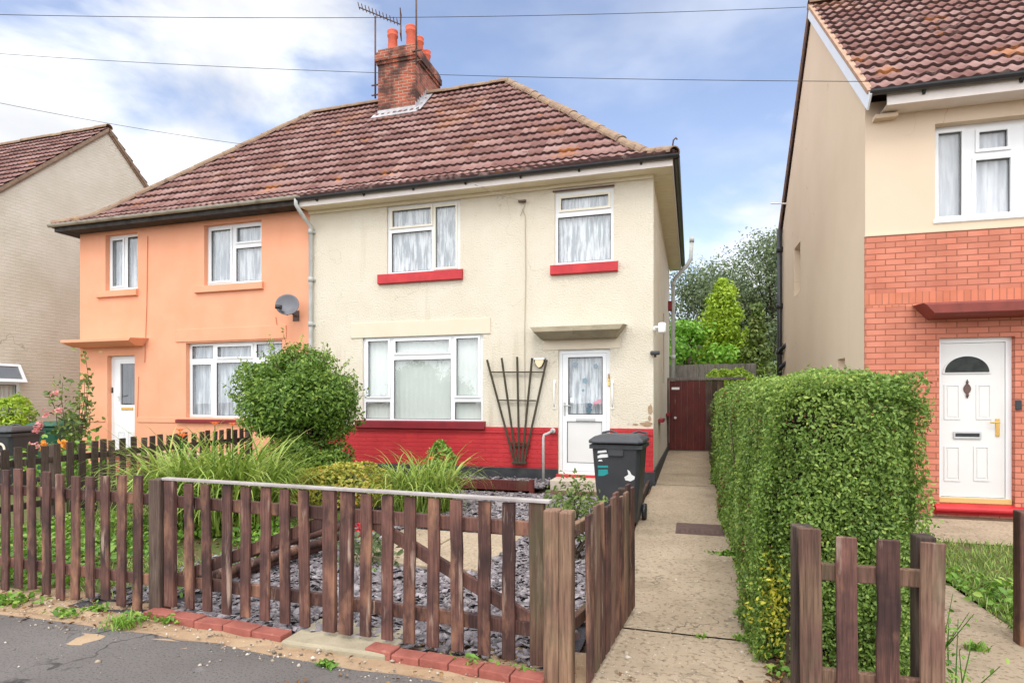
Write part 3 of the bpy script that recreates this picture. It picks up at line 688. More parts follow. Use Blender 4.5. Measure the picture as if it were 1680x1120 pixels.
# aerials on the chimney
def aerial(name, label, x, y, z0, z1, yagi):
    t = thing(name, label, 'TV aerial', (x, y, z0))
    MB().tube([(x, y, z0), (x, y, z1)], .022, 8).build('mast', M['iron'], t, smooth=True)
    b = MB()
    for zz in (z0 + .08, z0 + .32): b.bar((x - .1, y, zz), (x + .14, y, zz), .03, .025)
    b.build('bracket', M['iron'], t)
    if yagi:
        m = MB(); a = Vector((x - .30, y - .25, z1 + .12)); e = Vector((x + .62, y + .12, z1 - .24)); dr = (e - a).normalized(); sd = Vector((dr.y, -dr.x, 0)).normalized()
        m.tube([a, e], .014, 6)
        for i in range(13):
            pnt = a + (e - a) * (i / 12); m.tube([pnt - sd * .13 + Vector((0, 0, .03)), pnt + sd * .13 + Vector((0, 0, .03))], .010, 5)
        for s in (-1, 1): m.tube([e + Vector((0, 0, .3 * s)) - sd * .12, e], .014, 5); m.tube([e + Vector((0, 0, .3 * s)) + sd * .12, e], .014, 5); m.tube([e + Vector((0, 0, .3 * s)) - sd * .16, e + Vector((0, 0, .3 * s)) + sd * .16], .012, 5)
        m.build('antenna', M['iron'], t)
    return t
aerial('television_aerial', 'rusty mast with a toothed antenna boom, strapped to the chimney beside its pots', cx0 - .16, 12.85, 8.8, 10.78, True)
aerial('television_aerial', 'straight bare dark mast rising out of the picture from the front corner of the chimney', cx1 + .06, 12.62, 9.3, 11.6, False)

# ---- orange half
wD = frect(173, 226, 383, 475, 200); wE = frect(335, 429, 365, 465, 382); wG = (fx(305), fx(463), fz(384, 687), fz(384, 560)); dO = (fx(176), fx(221), .25, fz(198, 583))
MB().panel(F, XL, XM, 0, 5.3, [wD, wE, wG, dO], 0, .24).build('wall', M['orange'], orange)
sl_ = lambda u, v, w: (XL + w, u, v)
ks = MB().panel(sl_, YF, YB, 0, 5.3, [], 0, .2); ks.face([(XL, YB, 0), (XM, YB, 0), (XM, YB, 5.3), (XL, YB, 5.3)]); ks.build('wall', M['orange'], orange)
bo = MB(); lo_ = frect(289, 470, 537, 558, 380); bo.box(lo_[0], lo_[1], YF - .02, YF - .001, lo_[2], lo_[3])
zs_ = fz(280, 693); bo.box(XL, dO[0] - .06, YF - .018, YF - .001, zs_, zs_ + .11); bo.box(dO[1] + .08, XM, YF - .018, YF - .001, zs_, zs_ + .11)
bo.build('rendered_band', M['orange'], orange, bevel=.006)
xm = fx(200)
window(orange, F, wD, [(wD[0] + .085, xm - .075, wD[2] + .10, wD[3] - .10), (xm + .045, wD[1] - .05, wD[2] + .06, wD[3] - .06)], (0,), .10, curt='voile', seed=11,
       sill=(fx(161), fx(227), fz(194, 487), fz(194, 476), .06, 'orange'))
xm = fx(378); zt = fz(404, 400)
window(orange, F, wE, [(wE[0] + .085, xm - .07, wE[2] + .09, wE[3] - .09), (xm + .075, wE[1] - .085, zt + .075, wE[3] - .085), (xm + .05, wE[1] - .05, wE[2] + .06, zt - .045)], (0, 1), .10, curt='voile', seed=12,
       sill=(fx(322), fx(433), fz(378, 478), fz(378, 466), .06, 'orange'))
x1, x2 = fx(346), fx(412); zt = fz(384, 590)
window(orange, F, wG, [(wG[0] + .06, x1 - .04, zt + .045, wG[3] - .06), (wG[0] + .075, x1 - .07, wG[2] + .08, zt - .07),
                       (x1 + .075, x2 - .065, zt + .065, wG[3] - .085), (x1 + .045, x2 - .04, wG[2] + .06, zt - .045),
                       (x2 + .045, wG[1] - .06, zt + .045, wG[3] - .06), (x2 + .07, wG[1] - .08, wG[2] + .08, zt - .07)], (1, 2, 5), .10, curt='voile', seed=13,
       sill=(fx(292), fx(470), fz(384, 694), fz(384, 688), .07, 'dark_red'))
canopy(orange, fx(129), fx(243), fz(184, 559), fz(184, 570), .42, M['orange'])
def door_orange():
    a, b, c, d = dO; gr = (a + .24, b - .10, fz(198, 664), fz(198, 596))
    MB().panel(F, a, b, c, d, [(a + .06, b - .05, c + .04, d - .06)], .10, .17, back=True, edges=True).build('door_frame', M['upvc'], orange)
    D = MB().panel(F, a + .063, b - .053, c + .045, d - .063, [gr], .105, .16, back=True, edges=True).build('door', M['upvc'], orange, bevel=.004)
    MB().face([F(gr[0], gr[2], .135), F(gr[1], gr[2], .135), F(gr[1], gr[3], .135), F(gr[0], gr[3], .135)]).build('pane', M['dark_glass'], D)
    pleats(F, gr[0] - .02, gr[1] + .02, gr[2] - .05, gr[3] + .05, .2, period=.07, seed=9).build('curtain', M['voile'], D, smooth=True)
    w_ = (gr[1] - gr[0]) / 2 - .04
    pn = MB()
    for i in (0, 1):
        x_ = gr[0] - .06 + i * (w_ + .1)
        pn.panel(F, x_, x_ + w_, c + .16, c + .58, [(x_ + .025, x_ + w_ - .025, c + .185, c + .555)], .094, .104, edges=True)
    pn.build('panel', M['upvc'], D)
    MB().box(gr[0] + .04, gr[1] - .06, YF + .09, YF + .103, gr[2] - .11, gr[2] - .05).build('letterbox', M['brass'], D, bevel=.004)
    hx = a + .2; z_ = fz(190, 650)
    MB().box(hx - .02, hx + .02, YF + .09, YF + .104, z_ - .1, z_ + .1).tube([(hx, YF + .1, z_), (hx, YF + .05, z_), (hx + .12, YF + .045, z_ + .02)], .012).build('handle', M['white_gloss'], D, bevel=.004)
    MB().box(a + .015, a + .05, YF + .085, YF + .101, 1.42 + .24, 1.42 + .36).build('doorbell', M['black'], orange, bevel=.004)
door_orange()

# satellite dish
sd = thing('satellite_dish', 'dark grey oval satellite dish bolted to the orange wall', 'satellite dish', (fx(470), YF, fz(470, 505)))
dx, dz = onY(472, 501, YF - .28); dr = .215
ax = Vector((.42, -.86, .28)).normalized(); prof_d = [(dr * i / 8, .11 * (i / 8) ** 2 * dr * 2) for i in range(9)]
mbd = MB(); a_ = ax.orthogonal().normalized(); b_ = ax.cross(a_); cpt = Vector((dx, YF - .28, dz)); n = 28
for sgn, off in ((1, 0), (-1, -.008)):
    for (r_, h_) in prof_d:
        for j in range(n): mbd.v.append(tuple(cpt + ax * (h_ + off) + (a_ * math.cos(2 * math.pi * j / n) + b_ * math.sin(2 * math.pi * j / n)) * max(r_, .0005)))
for blk in (0, 9 * n):
    for i in range(8):
        for j in range(n):
            j2 = (j + 1) % n; q4 = (blk + i * n + j, blk + i * n + j2, blk + (i + 1) * n + j2, blk + (i + 1) * n + j); mbd.f.append(q4 if blk == 0 else q4[::-1]); mbd.r.append(0)
for j in range(n):
    j2 = (j + 1) % n; mbd.f.append((8 * n + j, 8 * n + j2, 17 * n + j2, 17 * n + j)); mbd.r.append(0)
mbd.build('dish', M['dish'], sd, smooth=True)
lx, lz = onY(454, 503, YF - .5)
MB().tube([cpt - b_ * .0 - Vector((0, 0, .18)), (lx + .02, YF - .5, lz - .03)], .014, 8).build('feed_arm', M['dish'], sd, smooth=True)
MB().tube([(lx - .02, YF - .52, lz), (lx + .07, YF - .44, lz - .005)], .04, 12).build('receiver', M['black'], sd, smooth=True)
MB().tube([cpt - ax * .02, cpt - ax * .1, (dx - .02, YF - .06, dz - .16), (dx - .02, YF - .005, dz - .16)], .02, 8).box(dx - .09, dx + .05, YF - .012, YF - .001, dz - .26, dz - .06).build('bracket', M['iron'], sd)

# ================================================================== neighbouring house on the left (gable end towards us)
XG, YRL, RZL = -15.4, 12.5, 9.0
left = thing('house', 'off-white painted brick house at the left edge showing its gable end', 'house', (XG - 3, YRL, .1))
GL = lambda u, v, w: (XG - w, u, v)
y0, z0_ = onX(0, 598, XG); y1, z1_ = onX(32, 680, XG)
wl = (y0 - .55, onX(34, 640, XG)[0], onX(20, 684, XG)[1], onX(20, 596, XG)[1])
g_ = MB().panel(GL, 8.85, 16.15, 0, 5.35, [wl], 0, .2)
g_.face([GL(8.85, 5.35, 0), GL(16.15, 5.35, 0), GL(12.5, RZL - .08, 0)])
g_.build('wall', M['white_brick'], left)
MB().face([(XG, 8.85, 0), (XG, 8.85, 5.35), (-22, 8.85, 5.35), (-22, 8.85, 0)]).face([(XG, 16.15, 0), (-22, 16.15, 0), (-22, 16.15, 5.35), (XG, 16.15, 5.35)]).face([(-22, 8.85, 0), (-22, 8.85, 5.35), (-22, YRL, RZL - .08), (-22, 16.15, 5.35), (-22, 16.15, 0)]).build('wall', M['white_brick'], left)
hL = YRL - 8.5; pL = lambda h: 5.2 + (RZL - 5.2) / hL * h
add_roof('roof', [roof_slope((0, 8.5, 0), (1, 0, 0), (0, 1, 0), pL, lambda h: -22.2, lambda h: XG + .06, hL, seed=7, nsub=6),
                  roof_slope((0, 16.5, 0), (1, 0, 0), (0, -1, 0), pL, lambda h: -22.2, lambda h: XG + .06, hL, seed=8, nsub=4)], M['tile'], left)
vg = MB()
for s in (-1, 1):
    vg.bar((XG + .035, YRL + s * (hL - .1), pL(.1) - .05), (XG + .035, YRL, RZL - .045), .075, .07)
    vg.bar((XG + .02, YRL + s * (hL - .1), pL(.1) - .12), (XG + .02, YRL, RZL - .115), .05, .05)
vg.build('verge', M['ridge'], left)
ridge_tiles((-22.2, YRL, RZL + .02), (XG + .06, YRL, RZL + .02), .11, .4, 9).build('ridge_tiles', M['ridge'], left)
zt = onX(20, 628, XG)[1]
window(left, GL, wl, [(wl[0] + .06, wl[1] - .06, wl[2] + .06, zt - .04)], (), .05, curt='blind', seed=14, sill=(wl[0] - .08, wl[1] + .06, wl[2] - .08, wl[2] + .005, .06, 'dark_red'), curtain_rect=(wl[0], wl[1], wl[2], zt))
op = MB(); v_ = [(XG + .02, wl[3] - .01), (XG + .28, zt + .02)]
def OPEN(u, v, w):     # a top-hung light swung outwards
    f = (wl[3] - .01 - v) / (wl[3] - zt); return (XG - .0 + .02 + .26 * f - w * .9, u, v - w * .3)
op.panel(OPEN, wl[0] + .02, wl[1] - .02, zt + .02, wl[3] - .01, [(wl[0] + .08, wl[1] - .09, zt + .09, wl[3] - .07)], 0, .045, back=True, edges=True)
o_ = op.build('opening_light', M['upvc'], left)
MB().face([OPEN(wl[0] + .08, zt + .09, .02), OPEN(wl[1] - .09, zt + .09, .02), OPEN(wl[1] - .09, wl[3] - .07, .02), OPEN(wl[0] + .08, wl[3] - .07, .02)]).build('pane', M['dark_glass'], o_)

# ================================================================== neighbouring house on the right
AX, AY, PH = 2.15, 8.71, R(1.4)
right = thing('house', 'tan rendered house at the right edge with an orange brick ground floor', 'house', (AX, AY, 0), PH)
cp, sp_ = math.cos(PH), math.sin(PH)
def RF(px, py, yl=0.0):
    """point on the right house's front plane, in that house's own axes"""
    u = (px - CX) / FPX; dxw, dyw = -sT + u * cT, cT + u * sT
    px0, py0 = cp * -AX + sp_ * -AY, -sp_ * -AX + cp * -AY; dx_, dy_ = cp * dxw + sp_ * dyw, -sp_ * dxw + cp * dyw
    d = (yl - py0) / dy_
    return px0 + d * dx_, CAM_H + (HZ - py) / FPX * d
def RP(u, v, w): return (u, w, v)
WD, DP, RE, RRZ, RYR = 6.2, 6.3, 5.30, 8.60, 3.15
wR = (RF(1534, 300)[0], RF(1750, 300)[0], RF(1605, 357)[1], RF(1605, 196)[1]); dR = (RF(1540, 700)[0], RF(1664, 700)[0], RF(1600, 829)[1], RF(1600, 553)[1])
zbr = RF(1420, 389)[1]
MB().panel(RP, 0, WD, zbr, 5.32, [wR], 0, .25).build('wall', M['tan'], right, local=True)
RS = lambda u, v, w: (w, u, v)
vn = (2.55, 2.72, 0, 0)
def RX(px, py):          # point on the gable wall, as (depth along the wall, height)
    u = (px - CX) / FPX; dxw, dyw = -sT + u * cT, cT + u * sT
    px0, py0 = cp * -AX + sp_ * -AY, -sp_ * -AX + cp * -AY; dx_, dy_ = cp * dxw + sp_ * dyw, -sp_ * dxw + cp * dyw
    d = -px0 / dx_
    return py0 + d * dy_, CAM_H + (HZ - py) / FPX * d
sa, sb = RX(1313, 460)[0], RX(1303, 460)[0]; hS = (sa, sb, RX(1308, 482)[1], RX(1308, 402)[1])
va, vb = RX(1386, 595)[0], RX(1374, 595)[0]; hV = (va, vb, RX(1380, 604)[1], RX(1380, 588)[1])
gw = MB().panel(RS, 0, DP, 0, 5.3, [hS, hV], 0, .2)
gw.face([RS(0, 5.3, 0), RS(DP, 5.3, 0), RS(RYR, RRZ - .12, 0)])
gw.build('wall', M['tan'], right, local=True)
MB().box(.14, .16, hS[0] - .01, hS[1] + .01, hS[2], hS[3]).box(.12, .16, hV[0], hV[1], hV[2], hV[3]).build('window', M['upvc'], right, local=True)
MB().face([(0, DP, 0), (WD, DP, 0), (WD, DP, 5.3), (0, DP, 5.3)]).face([(WD, 0, 0), (WD, 0, 5.3), (WD, RYR, RRZ - .12), (WD, DP, 5.3), (WD, DP, 0)]).build('wall', M['tan'], right, local=True)
zso, zst = RF(1440, 505)[1], RF(1440, 482)[1]
MB().panel(RP, -.012, WD, 0, zso, [dR], -.022, .2).face([(-.012, -.022, 0), (-.012, -.022, zso), (-.012, .004, zso), (-.012, .004, 0)]).build('brick_front', M['orange_brick'], right, local=True)
MB().panel(RP, -.012, WD, zst, zbr - .002, [], -.022, .0, edges=True).build('brick_front', M['orange_brick'], right, local=True)
MB().panel(RP, -.012, WD, zso + .001, zst - .001, [], -.024, .0, edges=True).build('soldier_course', M['soldier'], right, local=True)
MB().box(-.014, WD, -.03, .0, zbr - .001, zbr + .016).build('bellcast', M['tan'], right, local=True)
hR = RYR + .32; pR = lambda h: RE + (RRZ - RE) / hR * h
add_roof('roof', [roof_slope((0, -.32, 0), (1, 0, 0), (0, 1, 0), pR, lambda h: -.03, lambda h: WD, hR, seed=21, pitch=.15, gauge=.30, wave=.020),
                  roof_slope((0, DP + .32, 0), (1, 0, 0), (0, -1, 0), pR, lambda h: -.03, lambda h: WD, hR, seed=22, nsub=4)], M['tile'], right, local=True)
ridge_tiles((-.03, RYR, RRZ + .03), (WD, RYR, RRZ + .03), .11, .42, 12).build('ridge_tiles', M['ridge'], right, local=True)
bb = MB(); bb.bar((-.045, -.34, pR(-.02) - .105), (-.045, RYR, RRZ - .10), .022, .19)
bb.build('bargeboard', M['upvc'], right, local=True)
bb = MB(); bb.bar((-.04, DP + .34, pR(-.02) - .08), (-.04, RYR, RRZ - .075), .02, .13)
bb.build('bargeboard', M['iron'], right, local=True)
mv = MB(); mv.bar((-.035, -.34, pR(0) - .0), (-.035, RYR, RRZ + .01), .07, .05); mv.bar((-.03, DP + .34, pR(0)), (-.03, RYR, RRZ + .01), .06, .05)
mv.build('verge', M['mortar'], right, local=True)
MB().box(.16, WD, -.30, -.28, RE - .17, RE + .01).box(.16, WD, -.279, .0, RE - .165, RE - .15).build('fascia', M['fascia_white'], right, local=True)
gq = gutter_mb((-.05, -.36, RE + .0), (WD, -.36, RE + .0), .055)
for i in range(6): gq.bar((.55 + i * 1.0, -.36, RE - .02), (.55 + i * 1.0, -.30, RE - .08), .03, .05)
gq.build('gutter', M['black'], right, local=True)
MB().box(.08, .34, -.12, -.001, RE - .24, RE - .19).build('corbel', M['tan'], right, local=True)
xm = RF(1597, 300)[0]; zt = RF(1640, 247)[1]
window(right, RP, wR, [(wR[0] + .075, xm - .075, wR[2] + .07, wR[3] - .075), (xm + .105, RF(1662, 0)[0], zt + .08, wR[3] - .11), (xm + .07, RF(1667, 0)[0], wR[2] + .07, zt - .05), (RF(1690, 0)[0], wR[1] - .075, wR[2] + .07, wR[3] - .075)],
       (0, 1, 2), .13, curt='net_plain', local=True, seed=15, sill=(wR[0] - .02, wR[1] + .02, wR[2] - .045, wR[2] + .003, .02, 'upvc'), amp=.014, period=.12)
# front door with a fan-shaped light
def door_right():
    a, b, c, d = dR
    MB().panel(RP, a, b, c, d, [(a + .045, b - .06, c + .09, d - .06)], .06, .14, back=True, edges=True).build('door_frame', M['upvc'], right, local=True)
    D = MB().box(a + .048, b - .063, .075, .12, c + .095, d - .063).build('door', M['door_grey'], right, local=True, bevel=.004)
    cx_, cz = RF(1590, 610); r_ = RF(1627, 610)[0] - cx_
    arc = [(cx_ + r_ * math.cos(q), cz + .0 + r_ * .84 * math.sin(q)) for q in np.linspace(0, math.pi, 24)]
    arc2 = [(cx_ + (r_ + .02) * math.cos(q), cz - .016 + (r_ + .02) * .86 * math.sin(q)) for q in np.linspace(0, math.pi, 24)]
    MB().prism(arc2, RP, .060, .076).build('fanlight_frame', M['door_grey'], D, local=True)
    MB().prism(arc, RP, .054, .070).build('pane', mat('black_door_glass', (.012, .015, .014), (.03, .036, .03), .35, 12, spec=.25), D, local=True)
    for (x0, x1, yt, yb) in ((1553, 1580, 630, 688), (1606, 1632, 630, 688), (1553, 1580, 732, 790), (1602, 1628, 732, 790)):
        u0, u1, v0, v1 = RF(x0, 0)[0], RF(x1, 0)[0], RF((x0 + x1) / 2, yb)[1], RF((x0 + x1) / 2, yt)[1]
        m = MB().panel(RP, u0, u1, v0, v1, [(u0 + .022, u1 - .022, v0 + .022, v1 - .022)], .066, .076, edges=True)
        m.box(u0 + .035, u1 - .035, .069, .0752, v0 + .035, v1 - .035)
        m.build('panel', M['door_grey'], D, local=True, bevel=.004)
    u0, u1 = RF(1568, 0)[0], RF(1614, 0)[0]; zc_ = RF(1590, 714)[1]
    L_ = MB().panel(RP, u0, u1, zc_ - .045, zc_ + .045, [(u0 + .02, u1 - .02, zc_ - .022, zc_ + .022)], .058, .076, edges=True).build('letterbox', M['chrome'], D, local=True, bevel=.003)
    MB().box(u0 + .02, u1 - .02, .068, .0755, zc_ - .022, zc_ + .022).build('flap', M['black'], L_, local=True)
    kx, kz = RF(1591, 640)
    MB().prism([(kx + .03 * math.sin(q) * (1 - .35 * math.cos(2 * q)), kz + .02 + .07 * math.cos(q)) for q in np.linspace(0, 2 * math.pi, 22)[:-1]], RP, .060, .076).lathe((kx, .062, kz + .09), [(.012, 0), (.016, .01), (.008, .03), (.002, .05)], 10, (0, 0, 1)).lathe((kx, .06, kz - .05), [(.004, -.05), (.014, -.02), (.016, .0), (.006, .012)], 10, (0, 0, 1)).build('knocker', M['iron'], D, local=True, bevel=.004)
    hx, hz = RF(1641.5, 700)
    MB().box(hx - .02, hx + .02, .062, .0755, hz - .12, hz + .10).tube([(hx, .07, hz + .055), (hx, .02, hz + .055), (hx - .10, .015, hz + .055)], .01).build('handle', M['brass'], D, local=True, bevel=.005)
    MB().box(a + .01, b - .01, .02, .14, c + .02, c + .088).build('threshold', mat('tan_threshold', (.62, .42, .17), None, .5), right, local=True, bevel=.008)
    st = MB(); n = 8; k = len(st.v); poly = [(.02, c - .11), (-.05, c - .11)] + [(-.05 - .045 * math.sin(q), c - .045 - .045 * math.cos(q)) for q in np.linspace(.2, math.pi - .2, n)] + [(.02, c + .018)]
    for x in (a - .06, b + .25): st.v += [(x, y_, z_) for y_, z_ in poly]
    m_ = len(poly); st.f += [tuple(range(m_)), tuple(reversed(range(m_, 2 * m_)))]
    for i in range(m_): st.f.append((i, m_ + i, m_ + (i + 1) % m_, (i + 1) % m_))
    st.r += [0] * (m_ + 2); st.build('doorstep', M['red'], right, local=True)
    # porch hood
    hx0, hx1 = RF(1497, 0)[0], 3.6; zt_, zb2 = RF(1500, 504)[1], RF(1500, 526)[1]
    k = MB(); poly = [(-.023, zb2), (-.28, zb2 + .01), (-.36, zb2 + .04), (-.37, zt_ - .02), (-.35, zt_), (-.023, zt_ + .015)]
    for x, e in ((hx0, 1), (hx1, 0)):
        for (y_, z_) in poly: k.v.append((x + e * (.9 * (zt_ - z_)), y_, z_))
    m_ = len(poly); k.f += [tuple(range(m_)), tuple(reversed(range(m_, 2 * m_)))]
    for i in range(m_): k.f.append((i, m_ + i, m_ + (i + 1) % m_, (i + 1) % m_))
    k.r += [0] * (m_ + 2); k.build('porch_hood', mat('red_brown_hood_paint', (.27, .062, .048), (.20, .05, .04), .6, 5), right, local=True, bevel=.006)
    bx, bz = RF(1666, 664)
    MB().box(bx - .02, bx + .045, -.05, -.023, bz - .06, bz + .06).build('doorbell', M['black'], right, local=True, bevel=.008)
door_right()
# black stack along the far corner of the gable wall
st = MB().tube([(-.07, DP - .12, 5.42), (-.07, DP - .12, .2)], .055, 12)
for z in (4.9, 3.6, 2.55, 1.95): st.tube([(-.07, DP - .12, z), (-.07, DP - .12, z + .12)], .068, 12)
st.tube([(-.07, DP - .12, 2.2), (-.07, DP - .35, 2.25), (.02, DP - .5, 2.35)], .045, 10); st.tube([(-.07, DP - .12, 2.6), (-.07, DP - .35, 2.65), (.02, DP - .5, 2.75)], .045, 10)
st.build('soil_pipe', M['black'], right, local=True, smooth=True)
sx_, sz_ = RX(1290, 334)
MB().tube([(0, sx_, sz_), (-.32, sx_, sz_ + .03)], .018, 8).build('overflow_pipe', M['white_gloss'], right, local=True)
# ================================================================== the setting on the ground
def sheet(name, x0, x1, y0, y1, m, dz=0., nx=2, ny=24, kind='structure', amp=0, seed=0, edge=None):
    """a ground sheet that follows the slope; edge(y) -> (left shift, right shift) for wandering borders"""
    rg = np.random.default_rng(seed); xs = np.linspace(x0, x1, nx + 1); ys = np.linspace(y0, y1, ny + 1); mb = MB()
    g = np.zeros((ny + 1, nx + 1, 3))
    for j, y in enumerate(ys):
        for i, x in enumerate(xs):
            e = edge(y) if edge else (0, 0); f = i / nx
            g[j, i] = (x + e[0] * (1 - f) + e[1] * f, y, gz(y) + dz + (rg.normal(0, amp) if amp and 0 < i < nx else 0))
    v = g.reshape(-1, 3); k = nx + 1
    f = np.array([(j * k + i, j * k + i + 1, (j + 1) * k + i + 1, (j + 1) * k + i) for j in range(ny) for i in range(nx)])
    o = mkmesh(name, v, [tuple(q) for q in f], m); tag(o, kind=kind); return o
ys = [-400, -6, 2, 4.6, 8, 12, 18, 30, 60, 900]
v = [(x, y, (gz(min(y, 30)) - .05)) for y in ys for x in (-900, -40, -10, 0, 10, 40, 900)]
f = [(j * 7 + i, j * 7 + i + 1, (j + 1) * 7 + i + 1, (j + 1) * 7 + i) for j in range(len(ys) - 1) for i in range(6)]
tag(mkmesh('ground', np.array(v, float), f, M['soil']), kind='structure')

# pavement and its wandering edge against the verge
rg = random.Random(5)
xs = np.linspace(-30, 30, 241); mb = MB()
ed = [2.87 - .012 * x * 0 + .03 * math.sin(x * 1.7) + .02 * math.sin(x * 4.3 + 1) + rg.uniform(-.012, .012) + (.05 if x < -3 else 0) - (.0 if x < -1.4 else .12 * min(1, (x + 1.4))) for x in xs]
for i in range(240): mb.face([(xs[i], -1.6, 0), (xs[i + 1], -1.6, 0), (xs[i + 1], ed[i + 1], 0), (xs[i], ed[i], 0)]); mb.face([(xs[i], ed[i], 0), (xs[i + 1], ed[i + 1], 0), (xs[i + 1], ed[i + 1], -.045), (xs[i], ed[i], -.045)])
tag(mb.build('pavement', M['asphalt']), kind='structure')
tag(MB().box(-40, 40, -1.75, -1.602, -.2, .0).build('kerb', M['concrete']), kind='structure')
tag(MB().face([(-60, -9, -.12), (60, -9, -.12), (60, -1.75, -.12), (-60, -1.75, -.12)]).build('road', M['asphalt']), kind='structure')
sheet('verge', -8, 6, 2.6, 3.45, M['sand'], -.008, 60, 12, amp=.006, seed=2)
PE = lambda y: (.02 * math.sin(y * 2.1) + .012 * math.sin(y * 7) + (.10 if y < 3.6 else max(0, .10 - .06 * (y - 3.6))), .02 * math.sin(y * 1.7 + 1) + .012 * math.sin(y * 6.1))
for i, (a, b) in enumerate(((2.74, 3.86), (3.875, 6.45), (6.462, 10.0), (10.014, 15.7))): sheet('concrete_path', -.62, .38, a, b, M['path'], .004 + .003 * (i % 2), 2, 12, edge=PE)
sheet('slate_bed', -4.3, -.63, 3.18, 8.6, M['dark_bed'], -.012, 6, 10)
sheet('gravel_bed', -6.9, -2.2, 8.95, 9.84, M['dark_bed'], .03, 6, 2)
sheet('lawn', -7.3, -4.3, 3.3, 9.8, M['lawn'], -.010, 6, 10)
sheet('neighbour_garden', -15.3, -7.3, 3.3, 9.8, M['lawn'], -.012, 6, 10)
sheet('soil_bed', .37, 1.25, 2.86, 4.2, M['soil'], -.002, 8, 10, amp=.012, seed=4)
sheet('neighbour_path', 1.22, 1.97, 2.74, 8.6, M['path'], .0, 2, 12, edge=lambda y: (0, .03 * math.sin(y * 2)))
sheet('crossing_path', 1.98, 5.0, 7.0, 8.25, M['path'], .001, 3, 4)
sheet('neighbour_lawn', 1.98, 6, 3.2, 7.0, M['lawn'], -.005, 4, 6)
# concrete slab strip across the slate bed and the sill of concrete under the gate posts
c = MB(); 
for (x0, x1) in ((-3.10, -2.42), (-2.40, -1.72)):
    c.box(x0, x1, 4.75, 6.1, -.03, .035)
tag(c.build('garden_path', M['path'], bevel=.012), kind='structure')
c = MB().box(-2.36, -1.66, 3.02, 3.42, -.05, .025); tag(c.build('gate_footing', M['concrete'], bevel=.015), kind='structure')

# ---- red brick edging under each gate leaf
def edging(label, a, b, n):
    t = thing('brick_edging', label, 'brick edging', ((a[0] + b[0]) / 2, (a[1] + b[1]) / 2, 0), group='brick edging under the gate')
    A = Vector((*a, 0)); B = Vector((*b, 0)); r_ = random.Random(n)
    for i in range(n):
        p = A + (B - A) * (i / n) + Vector((0, r_.uniform(-.008, .008), 0)); q = A + (B - A) * ((i + 1) / n)
        q = p + (q - p) * .965; z = .012 + r_.uniform(-.004, .006)
        MB().bar(p + Vector((0, 0, z - .02)), q + Vector((0, 0, z + r_.uniform(-.004, .004) - .02)), .105, .085).build('brick', M['brick_red'], t, bevel=.006)
edging('row of red bricks set in the ground under the left gate leaf', (-3.55, 3.19), (-2.38, 3.11), 5)
edging('row of red bricks set in the ground under the right gate leaf', (-1.80, 3.09), (-.72, 3.0), 6)

# ================================================================== picket fences and gates
PK = {}
def picket(t, x, y, z0, z1, m='wood', wd=.075, th=.02, rz=0, lean=0, top=0, lab=None):
    key = (m, round(wd, 3), round(th, 3), round(z1 - z0, 2))
    if key not in PK:
        h = z1 - z0; b = MB(); nseg = 6
        r_ = random.Random(len(PK)); k = 0
        for i in range(nseg + 1):
            z = h * i / nseg; o = r_.uniform(-.003, .003) if 0 < i < nseg else 0
            b.v += [(-wd / 2 + o, -th / 2, z), (wd / 2 + o, -th / 2, z), (wd / 2 + o, th / 2, z), (-wd / 2 + o, th / 2, z)]
        for i in range(nseg):
            for j in range(4): b.f.append((i * 4 + j, i * 4 + (j + 1) % 4, i * 4 + 4 + (j + 1) % 4, i * 4 + 4 + j))
        b.f += [(3, 2, 1, 0), tuple(nseg * 4 + j for j in range(4))]; b.r += [0] * (nseg * 4 + 2)
        o = b.build('picket', M[m], t, bevel=.004, local=True); PK[key] = o
    else:
        o = PK[key].copy(); col.objects.link(o); o.parent = t
    o.location = t.matrix_basis.inverted() @ Vector((x, y, z0)); o.rotation_euler = (R(random.uniform(-.6, .6)), R(random.uniform(-.9, .9) + lean), rz)
    return o
def line(a, b, f): return a[0] + (b[0] - a[0]) * f, a[1] + (b[1] - a[1]) * f
def rail(t, a, b, z, h=.075, th=.035, off=.03, m='wood', za=None):
    d = Vector((b[0] - a[0], b[1] - a[1], 0)).normalized(); nrm = Vector((-d.y, d.x, 0))
    p = Vector((*a, z)) + nrm * off; q = Vector((*b, z if za is None else za)) + nrm * off
    return MB().bar(p, q, th, h).build('rail', M[m], t, bevel=.006)

# front fence, left of the gate
fl_ = thing('picket_fence', 'reddish brown picket fence along the pavement, left of the double gate', 'fence', (-5.4, 3.3, 0))
A_, B_ = (-7.25, 3.34), (-3.62, 3.23)
rz = math.atan2(B_[1] - A_[1], B_[0] - A_[0]); n = 24
for i in range(n):
    x, y = line(A_, B_, (i + .4) / n); picket(fl_, x, y, .02 + .025 * math.sin(i * 1.3), .93 + .02 * math.sin(i * .9) , rz=rz, wd=.078)
rail(fl_, A_, B_, .775); rail(fl_, A_, B_, .215)
MB().box(-3.60, -3.50, 3.22, 3.32, -.1, .92).build('post', M['wood_dark'], fl_, bevel=.008)
MB().box(-5.65, -5.56, 3.34, 3.43, -.1, .90).build('post', M['wood_dark'], fl_, bevel=.008)
